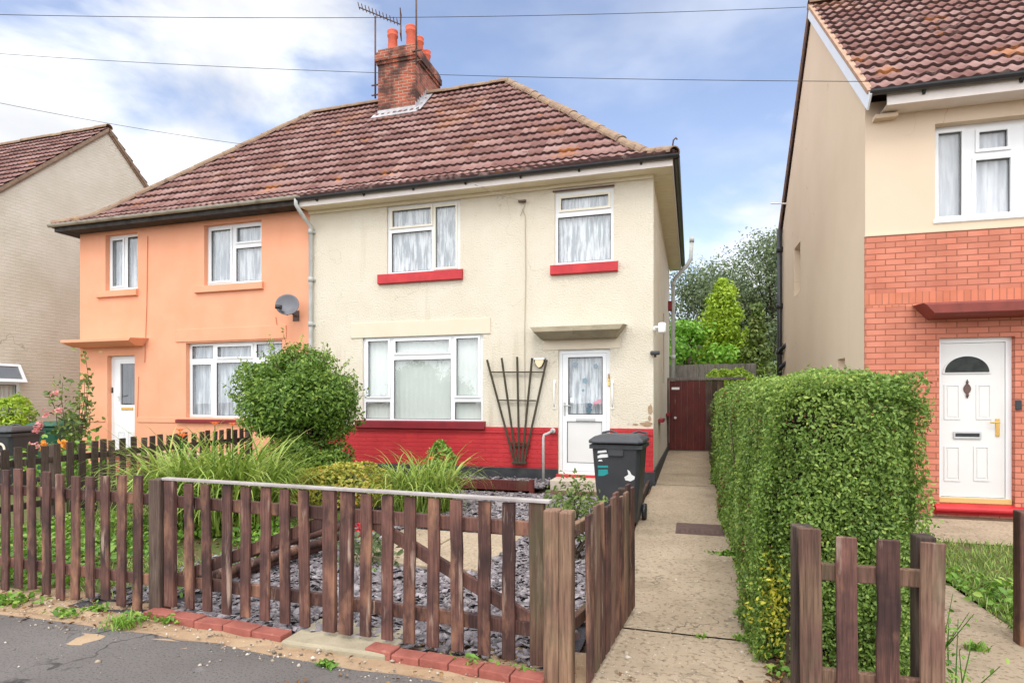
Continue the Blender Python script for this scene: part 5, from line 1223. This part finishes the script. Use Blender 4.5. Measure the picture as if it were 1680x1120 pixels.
# ---- clipped hedge along the path
def hedge(label, x0, x1, y0, y1, ztop, seed, dens, L0, m, lab2=None):
    rg = np.random.default_rng(seed)
    t = thing('hedge', label, 'hedge', ((x0 + x1) / 2, y0, 0))
    parts = []; dead = []
    def face(n_, fn, nor, Lf, dep):
        a = rg.uniform(size=n_); b = rg.uniform(size=n_); P, keep = fn(a, b); N_ = np.tile(np.array(nor, float), (n_, 1))
        bulge = .045 * fbm(P, 2.6, seed) + .03 * fbm(P, 9, seed + 1)
        dpt = dep * rg.beta(1.1, 2.6, n_) - rg.exponential(.009, n_)
        P = P + N_ * (bulge - dpt)[:, None]
        bi = .10 + .10 * fbm(P, 3.2, seed + 3) + .08 * fbm(P, 14, seed + 4) + np.where(rg.uniform(size=n_) < .05, .45, 0)
        br = (fbm(P, 5.0, seed + 9) > .78) & (rg.uniform(size=n_) < .5) | (rg.uniform(size=n_) < .008)
        dead.append(leafmesh(P[br], N_[br], Lf(P[br]) * .8, .45, rg, 1.1, .3, True)); keep = keep & ~br
        # thin, twiggy patches
        g = fbm(P, 4.5, seed + 5) + .5 * fbm(P, 12, seed + 7); k = keep & (rg.uniform(size=n_) < np.clip(1.15 - .5 * (g > .8) - .25 * (g > .5), 0, 1))
        parts.append(leafmesh(P[k], N_[k] + np.array([0, 0, .35]), Lf(P[k]), .56, rg, 1.0, .22, True, bias=bi[k]))
    rd = .10
    def edge(P, nor): return np.ones(len(P), bool)
    Lf = lambda P: L0 * (1 + .17 * np.clip(P[:, 1] - y0, 0, 9))
    zt = lambda y: ztop + gz(0) + .02 * np.clip(y - 4.6, 0, 99) * .55 
    H = ztop
    def dist(n_):        # fewer, larger leaves with distance from the near end
        return rg.beta(1, 2.2, n_)
    def leftf(a, b):
        y = y0 + (y1 - y0) * rg.beta(1, 2.6, len(a)); z = b * zt(y); r_ = np.clip((z - (zt(y) - .24)) / .24, 0, 1); return np.stack([x0 + .20 * r_ ** 2.4 - .04 * (1 - b) ** 3 - .02 * np.sin(b * 3.1), y, z], 1), np.ones(len(a), bool)
    def front(a, b):
        x = x0 + (x1 - x0) * a; z = b * zt(np.full(len(a), y0)); r_ = np.clip((z - (H - .2)) / .2, 0, 1); q = np.minimum(a, 1 - a) * (x1 - x0); return np.stack([x, y0 + .15 * r_ ** 2.2 + .22 * np.clip(1 - q / .22, 0, 1) ** 2 + .05 * np.sin(a * 7) * (1 - b), z - .07 * np.clip(1 - q / .2, 0, 1) ** 2 * b], 1), np.ones(len(a), bool)
    def top(a, b):
        y = y0 + (y1 - y0) * rg.beta(1, 1.9, len(a)); q = np.minimum(a, 1 - a) * (x1 - x0); return np.stack([x0 + (x1 - x0) * a, y, zt(y) - .13 * np.clip(1 - q / .22, 0, 1) ** 2 - .10 * np.clip(1 - (y - y0) / .2, 0, 1) ** 2], 1), np.ones(len(a), bool)
    def rightf(a, b):
        y = y0 + (y1 - y0) * rg.beta(1, 2.2, len(a)); z = b * zt(y); return np.stack([x1 + 0 * a, y, z], 1), np.ones(len(a), bool)
    Ly = y1 - y0
    face(int(dens * Ly * ztop * .40), leftf, (-1, 0, 0), Lf, .10); face(int(dens * (x1 - x0) * ztop * 1.45), front, (0, -1, 0), Lf, .13)
    face(int(dens * Ly * (x1 - x0) * .45), top, (0, 0, 1), Lf, .08); face(int(dens * Ly * ztop * .3), rightf, (1, 0, 0), Lf, .10)
    # shoots standing proud of the clipped top
    n_ = int(60 * Ly); y = y0 + Ly * rg.beta(1, 2, n_); c_ = np.stack([rg.uniform(x0 + .05, x1 - .05, n_), y, zt(y) - .03 + rg.exponential(.014, n_)], 1)
    parts.append(leafmesh(c_, np.tile([0, 0, 1.], (n_, 1)), L0, .55, rg, 1.2, .2, True, bias=.4))
    add_leaves('foliage', parts, M[m], t); add_leaves('dead_leaves', dead, M['litter'], t)
    # twigs and a solid dark core added to block light, inner shade painted in
    tw = MB()
    for i in range(int(70 * min(Ly, 5))):
        y = y0 + .05 + (Ly - .1) * rg.beta(1, 2.2); x = rg.uniform(x0 + .08, x1 - .08); a = (x, y, 0)
        s = rg.integers(0, 3); b = (x0 + .13, y + rg.normal(0, .1), rg.uniform(.3, ztop - .3)) if s == 0 else ((x, y0 + .2, rg.uniform(.3, ztop - .3)) if s == 1 and y < y0 + .5 else (x + rg.normal(0, .1), y, ztop - .25))
        tw.tube([a, (np.array(a) + np.array(b)) / 2 + rg.normal(0, .02, 3), b], [.009, .006, .003], 4)
    tw.build('twigs', M['bark'], t)
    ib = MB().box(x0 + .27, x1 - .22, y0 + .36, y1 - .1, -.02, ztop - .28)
    ib.build('shade_core', mat('dark_shade_core', (.022, .026, .011), (.04, .034, .018), .95, 14, bump=1, bscale=30, bdist=.05), t)
    return t
hg = hedge('tall clipped green privet hedge between the concrete path and the tan house', .41, 1.19, 3.56, 12.4, 1.61, 11, 15000, .0235, 'hedge_leaf')
# yellow-leaved patch at the foot of the hedge corner, climbing weeds at its foot
rg = np.random.default_rng(4)
n_ = 750; c_ = np.stack([rg.normal(.43, .05, n_), rg.normal(3.68, .13, n_), np.abs(rg.normal(.34, .14, n_))], 1)
yl = thing('shrub', 'bright yellow-leaved sprig at the foot of the clipped hedge beside the path', 'shrub', (.40, 3.6, 0))
add_leaves('leaves', [leafmesh(c_, np.tile([-1, -.4, .3], (n_, 1)), .025, .55, rg, 1., .2, True)], leaf('yellow_leaf', (.22, .26, .02), (.45, .42, .03), (.60, .55, .08)), yl)
hedge('darker shorter hedge section beyond the tall hedge, at the end of the path', .50, 1.3, 12.6, 15.3, 1.55, 12, 1500, .07, 'dark_tree')

# ---- round shrubs built of lobes
def shrub(label, name, c, rad, n, Lf, m, seed, W=.5, lobes=9, base=.0, stems=9, squash=1., spread=.8, cat='shrub', flat=0.0, dep=.32, lam=.28, gap=.5):
    rg = np.random.default_rng(seed); t = thing(name, label, cat, (c[0], c[1], base)); c = np.array(c, float); rad = np.array(rad, float)
    d = nrm(rg.normal(size=(n, 3))); d[:, 2] = np.where(d[:, 2] < -.75, -d[:, 2], d[:, 2])
    r_ = 1 + lam * .5 * fbm(d, 2.4, seed) + lam * .38 * fbm(d, 5.5, seed + 1) + lam * .2 * fbm(d, 11, seed + 2)
    dp = dep * rg.beta(1, 2.4, n)
    P = c + d * rad * (r_ - dp)[:, None]
    g = fbm(d * 1.0, 7, seed + 4); keep = rg.uniform(size=n) < np.clip(1.1 - gap * (g > .75), 0, 1); keep &= P[:, 2] > base
    bi = np.clip(.10 + .14 * fbm(P, 5 / rad.mean(), seed + 6) , -.2, .5)
    add_leaves('crown' if cat == 'tree' else 'foliage', [leafmesh(P[keep], (d / rad * rad.mean())[keep] + np.array([0, 0, .4]), Lf, W, rg, spread, .2, True, bias=bi[keep])], M[m], t)
    st = MB()
    for i in range(stems):
        e = c + nrm(rg.normal(size=(1, 3)))[0] * rad * .75; e[2] = max(e[2], c[2] - rad[2] * .2)
        limb(st, (c[0] + rg.normal(0, .06), c[1] + rg.normal(0, .06), base - .02), e, .022 * rad.mean() + .008, .005, rg, wob=.05 * rad.mean())
    st.build('trunk' if cat == 'tree' else 'stems', M['bark'], t, smooth=True)
    return t
bx, by = -5.62, 7.6; bz0 = 1.45
def lobed_bush():
    rg = np.random.default_rng(31); t = thing('bush', 'large round glossy green bush in front of the left ground floor window', 'bush', (bx, by, gz(by))); parts = []; st = MB()
    C0 = np.array([bx, by, 1.42]); lobes = []
    for i in range(46):
        d = nrm(rg.normal(size=(1, 3)))[0]
        if d[2] < -.55: d[2] = -.3
        k = np.array([.62, .62, .62]) * rg.uniform(.85, 1.12); o = C0 + d * k * np.array([1.0, 1.0, .95]); r_ = rg.uniform(.22, .40)
        if d[2] < -.1: o[:2] = C0[:2] + (o[:2] - C0[:2]) * .86 + [.08, 0]
        lobes.append((o, r_))
    for i in range(13): lobes.append((np.array([bx + .22 + rg.uniform(-.5, .5), by - .1 + rg.uniform(-.4, .3), rg.uniform(.28, .8)]), rg.uniform(.18, .32)))
    for o, r_ in lobes:
        n = int(5200 * r_ ** 2 * 1.15 + 90); d = nrm(rg.normal(size=(n, 3))); P = o + d * (r_ * (1 + .22 * fbm(d, 4, int(r_ * 1e4)) - .45 * rg.beta(1, 2.2, n)))[:, None]
        out = nrm(P - C0); up = np.clip((P[:, 2] - .4) / 1.8, 0, 1)
        parts.append(leafmesh(P, d * .6 + out * .5 + np.array([0, 0, .35]), .064, .46, rg, .75, .22, True, bias=rg.uniform(-.02, .16) + .10 * up))
        limb(st, (bx + rg.normal(0, .07), by + rg.normal(0, .06), gz(by) - .02), o, .018, .006, rg, 5, .05)
    for i in range(90):            # long shoots standing out of the outline
        d = nrm(rg.normal(size=(1, 3)))[0]; d[2] = abs(d[2]) * .9; a_ = C0 + d * np.array([.86, .86, .84]); e_ = a_ + (d + np.array([0, 0, .5]) + .4 * rg.normal(size=3)) * rg.uniform(.06, .2)
        k = 9; P = a_ + (e_ - a_) * np.linspace(0, 1, k)[:, None] + rg.normal(0, .018, (k, 3)); parts.append(leafmesh(P, np.tile(d, (k, 1)), .06, .42, rg, 1., .2, True, bias=.28)); st.tube([a_ - d * .2, e_], [.004, .002], 4)
    add_leaves('foliage', parts, M['bush_leaf'], t); st.build('stems', M['bark'], t)
lobed_bush()
shrub('small upright green shrub against the red painted wall under the window', 'shrub', (-3.95, 9.1, .46), (.26, .2, .32), 900, .06, 'weed_leaf', 35, .55, base=.1, stems=6, lam=.4)
shrub('low yellow and green shrub with reddish tips between the daylilies', 'shrub', (-4.55, 6.9, .33), (.80, .55, .30), 5200, .05, 'bed_leaf', 36, .55, base=.02, stems=8, lam=.4)
shrub('loose leafy green plant beside the bin at the end of the path fence', 'shrub', (-1.02, 5.35, .42), (.34, .32, .36), 800, .055, 'olive', 37, .45, base=.0, stems=12, lam=.6, dep=.6)
shrub('feathery yellow-green conifer at the left edge beside the open window', 'conifer', (-12.55, 8.1, 1.1), (.55, .45, .45), 2600, .085, 'lime_tree', 38, .35, base=.05, stems=6, lam=.35, cat='shrub')

# ---- daylilies
def lily(label, c, r, n, length, seed, flowers=0, width=.022, dens=1):
    rg = np.random.default_rng(seed); t = thing('daylily_clump', label, 'plant', (c[0], c[1], gz(c[1])))
    q = rg.uniform(0, 2 * np.pi, n); rr = np.sqrt(rg.uniform(size=n)); base = np.stack([c[0] + r[0] * rr * np.cos(q), c[1] + r[1] * rr * np.sin(q), np.full(n, gz(c[1]))], 1)
    v, f, rn = blades(rg, n, base, length, width, .42, 2.3, 7)
    mkmesh('leaves', v, f, M['lily_leaf'], t, rnd=rn)
    for i in range(flowers):
        x = c[0] + rg.uniform(-1, 1) * r[0]; y = c[1] - r[1] * rg.uniform(.1, .9); z = gz(c[1]) + length * rg.uniform(.62, .85)
        st = MB().tube([(x, y, gz(c[1])), (x + .02, y, z * .6), (x + .05, y - .03, z)], .005, 5).build('stem', M['weed_leaf'], t)
        fl = MB(); cc = np.array([x + .05, y - .03, z])
        for k in range(6):
            a = k * math.pi / 3; o = np.array([math.cos(a), math.sin(a), 0]); s_ = np.array([-math.sin(a), math.cos(a), 0])
            fl.face([cc, cc + o * .04 + s_ * .016 + [0, 0, .035], cc + o * .075 + [0, 0, .03], cc + o * .04 - s_ * .016 + [0, 0, .035]])
        fl.build('flower', M['orange_petal'], t)
    return t
lily('wide clump of arching daylily leaves behind the left gate leaf with orange blooms', (-5.25, 5.6), (.70, .5), 1150, 1.42, 41, 5, .030)
lily('smaller clump of arching daylily leaves in front of the red painted wall', (-3.35, 7.0), (.45, .35), 420, 1.05, 42, 1, .024)
rg = np.random.default_rng(45)
rf = thing('flowering_plant', 'small low plant with a bright red bloom behind the gate', 'plant', (-2.75, 4.7, 0))
n_ = 260; P = np.array([-2.78, 4.75, .12]) + rg.normal(size=(n_, 3)) * np.array([.14, .12, .08]); P[:, 2] = np.abs(P[:, 2]) + .02
add_leaves('leaves', [leafmesh(P, np.tile([0, 0, 1.], (n_, 1)), .07, .5, rg, .8, .2, True)], M['dark_tree'], rf)
n_ = 60; P = np.array([-2.76, 4.62, .36]) + rg.normal(size=(n_, 3)) * np.array([.045, .04, .03])
add_leaves('flower', [leafmesh(P, np.tile([0, -1., .5], (n_, 1)), .04, .8, rg, .8, .2, True)], M['red_petal'], rf)
MB().tube([(-2.76, 4.65, 0), (-2.76, 4.62, .36)], .006, 5).build('stem', M['weed_leaf'], rf)

# ---- rose bush in the orange garden
def rose():
    rg = np.random.default_rng(51); c = (-8.85, 6.6); t = thing('rose_bush', 'tall leggy rose bush with pink blooms before the orange wall', 'rose bush', (*c, .05))
    st = MB(); LP = []; tips = []
    for i in range(9):
        e = np.array([c[0] + rg.uniform(-.55, .42), c[1] + rg.uniform(-.3, .3), rg.uniform(1.2, 1.75)])
        if i == 0: e = np.array([c[0] + .42, c[1] - .05, 2.05])
        if i == 1: e = np.array([c[0] + .30, c[1] - .05, 1.7])
        pts = [np.array([c[0] + rg.normal(0, .05), c[1], .03])]; 
        for k in range(1, 7): pts.append(pts[0] + (e - pts[0]) * (k / 6) + rg.normal(0, .03, 3))
        st.tube(pts, [.012 - .0015 * k for k in range(7)], 5); tips.append(pts[-1])
        for k in range(2, 7):
            for _ in range(14): LP.append(pts[k] + rg.normal(0, .065, 3))
    st.build('stems', M['bark'], t)
    LP = np.array(LP); add_leaves('leaves', [leafmesh(LP, np.tile([0, -.3, 1.], (len(LP), 1)), .078, .62, rg, .8, .2, True)], M['olive'], t)
    for (dx, dy, z) in ((-.12, -.15, 1.58), (-.22, -.2, 1.28), (-.34, -.2, 1.13), (-.40, -.2, 1.05), (.1, -.25, 1.33), (-.30, -.3, .82)):
        n_ = 22; P = np.array([c[0] + dx, c[1] + dy, z]) + rg.normal(size=(n_, 3)) * .022
        add_leaves('bloom', [leafmesh(P, nrm(P - np.array([c[0] + dx, c[1] + dy + .05, z])), .042, .9, rg, .5, .3, True)], M['pink'], t)
rose()
mg = thing('flowering_plant', 'low plant with yellow and orange blooms at the foot of the rose bush', 'plant', (-8.1, 6.2, .03))
rg = np.random.default_rng(52); n_ = 500; P = np.array([-8.15, 6.1, .55]) + rg.normal(size=(n_, 3)) * np.array([.4, .2, .18]); P[:, 2] = np.abs(P[:, 2])
add_leaves('leaves', [leafmesh(P, np.tile([0, -.3, 1.], (n_, 1)), .085, .65, rg, .8, .2, True)], M['weed_leaf'], mg)
for (x, z) in ((-8.35, .86), (-7.95, .88), (-8.1, .80)):
    n_ = 26; P = np.array([x, 5.85, z]) + rg.normal(size=(n_, 3)) * .03; add_leaves('bloom', [leafmesh(P, np.tile([0, -1., .6], (n_, 1)), .07, .8, rg, .5, .3, True)], M['yellow'], mg)

# ---- trees between the houses
def tree(label, c, h, rad, n, Lf, m, seed, nl=16, cone=False, base=.3):
    rg = np.random.default_rng(seed); t = thing('tree', label, 'tree', (c[0], c[1], base)); tr = MB()
    limb(tr, (c[0], c[1], base - .3), (c[0], c[1], h * .8), .16, .04, rg, 6, .1)
    parts = []
    for i in range(nl):
        f = rg.uniform(.10, 1) if not cone else (i + .5) / nl; z = base + (h - base) * f
        rmax = rad * (1.02 - f) ** 1.0 if cone else rad * math.sin(math.pi * min(.97, .2 + f * .74)) ** .7
        q = rg.uniform(0, 6.28) if not cone else i * 2.4; rr = rmax * rg.uniform(.35, .9); o = np.array([c[0] + rr * math.cos(q), c[1] + rr * math.sin(q), z])
        limb(tr, (c[0], c[1], max(base, z - rr * .7 - .2)), o, .05, .012, rg, 4, .08)
        k = n // nl; sz = (.42 * rad if not cone else (.13 * rad + .42 * rmax)) * rg.uniform(.7, 1.2)
        d = nrm(rg.normal(size=(k, 3))); rr2 = rg.beta(2.2, 1.1, k)[:, None]; P = o + d * sz * rr2 * np.array([1, 1, .72 if not cone else .95]) * (1 + .35 * fbm(d, 3.5, seed + i))[:, None]
        if cone: P[:, 2] -= .12 * np.abs(rg.normal(size=k))
        parts.append(leafmesh(P, d + np.array([0, -.1, .5]), Lf, .5, rg, .9, .25, False, bias=rg.uniform(-.02, .26) ))
    add_leaves('crown', parts, M[m], t); tr.build('trunk', M['bark'], t, smooth=True); return t
tree('tall grey-green leafy tree behind the others, against the black pipe', (2.9, 25.5), 7.7, 3.3, 52000, .13, 'dark_tree', 61, 56)
tree('sparse dark tree top showing left of the tall grey-green tree', (.7, 27.5), 7.1, 3.0, 36000, .13, 'dark_tree', 62, 46)
tree('bright yellow-green conifer standing before the dark trees', (1.0, 21.0), 5.45, 1.95, 17000, .13, 'lime_tree', 63, 34, True)
tree('fresh bright green bushy tree right beside the grey vent pipe', (-.02, 20.2), 3.85, 1.35, 6500, .15, 'green_tree', 64, 16)
tree('deep green conifer filling the gap beside the tan house wall', (2.0, 20.5), 4.6, 1.25, 6500, .16, 'olive', 66, 20, True)
shrub('rounded yellow-green shrub rising over the far end of the hedge', 'shrub', (.95, 16.9, 1.75), (.80, .7, .62), 3800, .10, 'lime_tree', 65, .4, base=.2, stems=8, lam=.3)

# ---- ground cover: grass, broad weeds, litter, slate
def scatter(n, x0, x1, y0, y1, rg, mask=None):
    x = rg.uniform(x0, x1, n); y = rg.uniform(y0, y1, n); P = np.stack([x, y, .02 * np.clip(y - 4.6, 0, 99)], 1)
    return P if mask is None else P[mask(P)]
rg = np.random.default_rng(71)
P = scatter(9000, -7.25, -4.0, 3.36, 6.5, rg, lambda P: fbm(P, 2.5, 72) > -.25)
v, f, r = blades(rg, len(P), P, .13, .008, .5, 1.2, 3)
tag(mkmesh('grass', v, f, M['grass'], rnd=r), 'rough grass behind the left picket fence', 'grass', kind='stuff')
P = scatter(5200, -7.2, -3.62, 3.36, 5.6, rg, lambda P: fbm(P, 3.1, 73) > -.1); P[:, 2] += np.abs(rg.normal(.05, .05, len(P)))
tag(add_leaves('undergrowth', [leafmesh(P, np.tile([0, -.2, 1.], (len(P), 1)), .065, .6, rg, .6, .2, True)], M['weed_leaf'], None), 'broad-leaved weeds and low plants behind the left picket fence', 'weeds', kind='stuff')
P = scatter(700, -7.2, -3.62, 3.3, 5.0, rg); P[:, 2] += .02 + np.abs(rg.normal(0, .03, len(P)))
P2 = scatter(620, .36, 1.1, 2.75, 3.75, rg); P2[:, 2] += .012
P3 = scatter(240, -7, -3.3, 2.85, 3.3, rg); P3[:, 2] += .004
P4 = scatter(90, -2, .4, 2.6, 3.3, rg); P4[:, 2] += .012
tag(add_leaves('litter', [leafmesh(np.concatenate([P, P2, P3, P4]), np.tile([0, 0, 1.], (len(P) + len(P2) + len(P3) + len(P4), 1)), .035, .55, rg, .35, .3, True)], M['litter'], None), 'brown fallen leaves scattered by the fences and the hedge foot', 'fallen leaves', kind='stuff')
P = scatter(13000, 1.94, 5.2, 3.3, 7.0, rg, lambda P: fbm(P, 2.2, 74) > -.35)
v, f, r = blades(rg, len(P), P, .10, .008, .5, 1.2, 3)
P = scatter(5200, 1.92, 4.6, 3.3, 6.6, rg, lambda P: fbm(P, 2.0, 75) > .0); P[:, 2] += np.abs(rg.normal(.03, .03, len(P)))
tag(mkmesh('grass', v, f, M['grass'], rnd=r), 'rough grass on the neighbour plot before the white panelled door', 'grass', kind='stuff')
tag(add_leaves('undergrowth', [leafmesh(P, np.tile([0, -.2, 1.], (len(P), 1)), .06, .6, rg, .6, .2, True)], M['weed_leaf'], None), 'broad-leaved weeds on the neighbour plot at the right edge', 'weeds', kind='stuff')
# weeds along the foot of the hedge on the neighbour's side
P = np.stack([rg.normal(1.20, .045, 900), rg.uniform(3.0, 6.5, 900), np.abs(rg.normal(.03, .07, 900)) + .01], 1)
tag(add_leaves('undergrowth', [leafmesh(P, np.tile([.6, -.3, 1.], (900, 1)), .034, .6, rg, .7, .2, True)], M['weed_leaf'], None), 'creeping weeds along the right foot of the clipped hedge', 'weeds', kind='stuff')

# pebbles along the verge, the path edge and between the slates
P = np.concatenate([scatter(1900, -7.5, 2.2, 2.80, 3.3, rg, lambda P: fbm(P, 4, 91) > -.3), scatter(260, -.55, .4, 2.75, 6, rg), scatter(160, -5, 1.5, 1.9, 2.85, rg)]); n_ = len(P)
P[:, 2] += .003; s_ = rg.gamma(2.2, .002, n_) + .002
base_ = nrm(np.array([[1, 0, 0], [0, 1, 0], [-1, 0, 0], [0, -1, 0], [0, 0, 1.], [0, 0, -.6]], float)); tri_ = np.array([[0, 1, 4], [1, 2, 4], [2, 3, 4], [3, 0, 4], [1, 0, 5], [2, 1, 5], [3, 2, 5], [0, 3, 5]])
V = (P[:, None, :] + (base_[None] * rg.uniform(.6, 1.3, (n_, 6, 1))) * s_[:, None, None] * np.array([1.2, 1, .7])).reshape(-1, 3); Fq = (np.arange(n_)[:, None, None] * 6 + tri_[None]).reshape(-1, 3)
tag(mkmesh('gravel', V, Fq, mat('small_pebbles', (.3, .25, .2), None, .8, rnd=[(0, (.10, .085, .07)), (.5, (.34, .27, .20)), (1, (.60, .55, .48))]), None, rnd=np.repeat(rg.uniform(size=n_), 8)), 'small loose pebbles along the sandy pavement edge', 'pebbles', kind='stuff')

# slate chips
n_ = 24000; P = scatter(n_, -4.25, -.70, 3.2, 8.55, rg, lambda P: ~((P[:, 0] > -3.12) & (P[:, 0] < -1.70) & (P[:, 1] > 4.72) & (P[:, 1] < 6.13)) & (P[:, 0] < -.72 + .02 * P[:, 1]) & ((P[:, 0] > -3.45) | (fbm(P, 2, 76) > .1)))
P2 = scatter(1500, -4.7, -2.2, 8.97, 9.8, rg); P2[:, 2] += .035
P = np.concatenate([P, P2]); n_ = len(P); P[:, 2] += np.abs(rg.normal(.004, .012, n_))
nn = nrm(np.array([0, 0, 1.]) + .32 * rg.normal(size=(n_, 3))); t_ = rg.normal(size=(n_, 3)); t_ = nrm(t_ - (t_ * nn).sum(1, keepdims=True) * nn); b_ = np.cross(nn, t_)
sz = rg.gamma(4, .0058, n_) + .012; sz2 = sz * rg.uniform(.4, .85, n_); th = rg.uniform(.004, .010, n_)
top = []; bot = []
for k in range(5):
    q = 2 * np.pi * (k + rg.uniform(-.3, .3, n_)) / 5; o = t_ * (np.cos(q) * sz * rg.uniform(.75, 1.1, n_))[:, None] + b_ * (np.sin(q) * sz2 * rg.uniform(.75, 1.1, n_))[:, None]
    top.append(P + o * .94 + nn * th[:, None]); bot.append(P + o)
V = np.stack(top + bot, 1).reshape(-1, 3); i0 = np.arange(n_) * 10; me_f = []
quads = np.concatenate([np.stack([i0 + k, i0 + 5 + k, i0 + 5 + (k + 1) % 5, i0 + (k + 1) % 5], 1) for k in range(5)] + [np.stack([i0, i0 + 1, i0 + 2, i0 + 3], 1), ], 0)
tri = np.stack([i0, i0 + 3, i0 + 4, i0 + 4], 1)
rr = rg.beta(2, 2, n_)
q2 = np.concatenate([np.stack([i0 + 4, i0 + 0, i0 + 1, i0 + 3], 1), np.stack([i0 + 1, i0 + 2, i0 + 3, i0 + 3], 1)], 0)
quads = np.concatenate([quads[:5 * n_], np.stack([i0 + 0, i0 + 1, i0 + 3, i0 + 4], 1)], 0)
tris = np.stack([i0 + 1, i0 + 2, i0 + 3], 1)
me = bpy.data.meshes.new('slate_chips'); me.vertices.add(len(V)); me.vertices.foreach_set('co', V.astype(np.float32).ravel())
li = np.concatenate([quads.ravel(), tris.ravel()]).astype(np.int32); ls = np.concatenate([np.arange(len(quads)) * 4, len(quads) * 4 + np.arange(n_) * 3]).astype(np.int32)
me.loops.add(len(li)); me.loops.foreach_set('vertex_index', li); me.polygons.add(len(ls)); me.polygons.foreach_set('loop_start', ls); me.update(calc_edges=True)
at = me.attributes.new('rnd', 'FLOAT', 'FACE'); at.data.foreach_set('value', np.tile(rr, 7).astype(np.float32)); me.materials.append(M['slate'])
o = bpy.data.objects.new('slate_chips', me); col.objects.link(o); tag(o, 'purple-grey slate chippings covering the front garden behind the gate', 'slate chippings', kind='stuff')

# ---- weeds rooted along the pavement and path edges
def weed(label, x, y, s, seed, n=60, grassy=False):
    rg = np.random.default_rng(seed); t = thing('weed', label, 'weed', (x, y, gz(y)), group='weeds at the pavement and path edges')
    if grassy:
        b = np.stack([rg.normal(x, s * .5, n), rg.normal(y, s * .35, n), np.full(n, gz(y) + .0)], 1); v, f, r = blades(rg, n, b, s * 1.1, .010, .7, 1.1, 4); mkmesh('leaves', v, f, M['weed_leaf'], t, rnd=r)
    else:
        P = np.array([x, y, gz(y) + .012]) + rg.normal(size=(n, 3)) * np.array([s, s * .6, s * .28]); P[:, 2] = np.maximum(P[:, 2], gz(y) + .01)
        add_leaves('leaves', [leafmesh(P, np.tile([0, 0, 1.], (n, 1)), .036 + s * .1, .6, rg, .6, .2, True)], M['weed_leaf'], t)
def W(px, py, z=0): return onG(px, py, z)
for i, (px, py, s, n, g, lab) in enumerate((
    (200, 1028, .10, 110, True, 'grassy tuft at the pavement edge before the left fence'), (228, 1016, .06, 60, False, 'leafy weed near the dark post left of the double gate'),
    (20, 988, .10, 120, False, 'leafy weed at the foot of the fence by the left edge'), (105, 1008, .06, 50, False, 'pale weed in the sandy verge before the left fence'),
    (155, 1000, .05, 50, False, 'small weed tight against the foot of the left fence pickets'), (278, 1020, .045, 30, False, 'tiny weed before the row of bricks under the left gate leaf'),
    (537, 1092, .03, 46, False, 'bright weed in the pavement joint before the middle of the gate'), (725, 1086, .035, 40, False, 'small weed against the bricks under the right gate leaf, left one'),
    (775, 1094, .05, 70, False, 'spreading weed against the bricks under the right gate leaf, middle one'), (853, 1106, .045, 50, False, 'weed against the bricks under the right gate leaf, next to the stout post'),
    (1215, 1049, .05, 60, True, 'grassy weed in the joint of the concrete path by the hedge corner'), (1150, 1046, .035, 30, True, 'short grass in the middle of the concrete path joint'),
    (1190, 915, .06, 80, False, 'bright leafy weed at the hedge foot halfway along the path'), (1268, 1075, .06, 60, False, 'weed in the leaf litter beside the left post of the hedge fence'),
    (1228, 1010, .05, 80, False, 'pale green weed under the yellow sprig of the hedge'), (617, 940, .05, 40, True, 'grass tuft among the slate behind the middle of the gate'),
    (1290, 1105, .05, 50, False, 'weed at the bottom edge before the hedge fence'), (1600, 1065, .06, 90, True, 'grassy strip in the joint of the neighbour path'))):
    x, y = W(px, py); weed(lab, x, y, s, 100 + i, n, g)

# leggy weeds coming through beside the hedge on the neighbour's side
def leggy(label, x, y, h, seed):
    rg = np.random.default_rng(seed); t = thing('weed', label, 'weed', (x, y, gz(y)), group='weeds at the pavement and path edges'); st = MB(); LP = []
    for i in range(9):
        e = np.array([x + rg.normal(0, .09), y + rg.normal(0, .08), h * rg.uniform(.45, 1.05)]); a = np.array([x + rg.normal(0, .03), y + rg.normal(0, .03), 0])
        st.tube([a, (a + e) / 2 + rg.normal(0, .012, 3), e], [.004, .003, .0015], 4)
        for f in np.linspace(.25, 1, 9): LP.append(a + (e - a) * f + rg.normal(0, .014, 3))
    LP = np.array(LP); add_leaves('leaves', [leafmesh(LP, np.tile([0, -.4, 1.], (len(LP), 1)), .026, .55, rg, .7, .2, True)], M['weed_leaf'], t); st.build('stems', M['weed_leaf'], t)
leggy('leggy green weed beside the right post of the hedge fence', 1.10, 3.12, .42, 201)
leggy('leggy weed at the right foot of the hedge, between its fence and the red doorstep', 1.27, 3.85, .34, 202)
leggy('leggy weed at the right foot of the hedge, nearest the red doorstep', 1.34, 5.0, .40, 203)
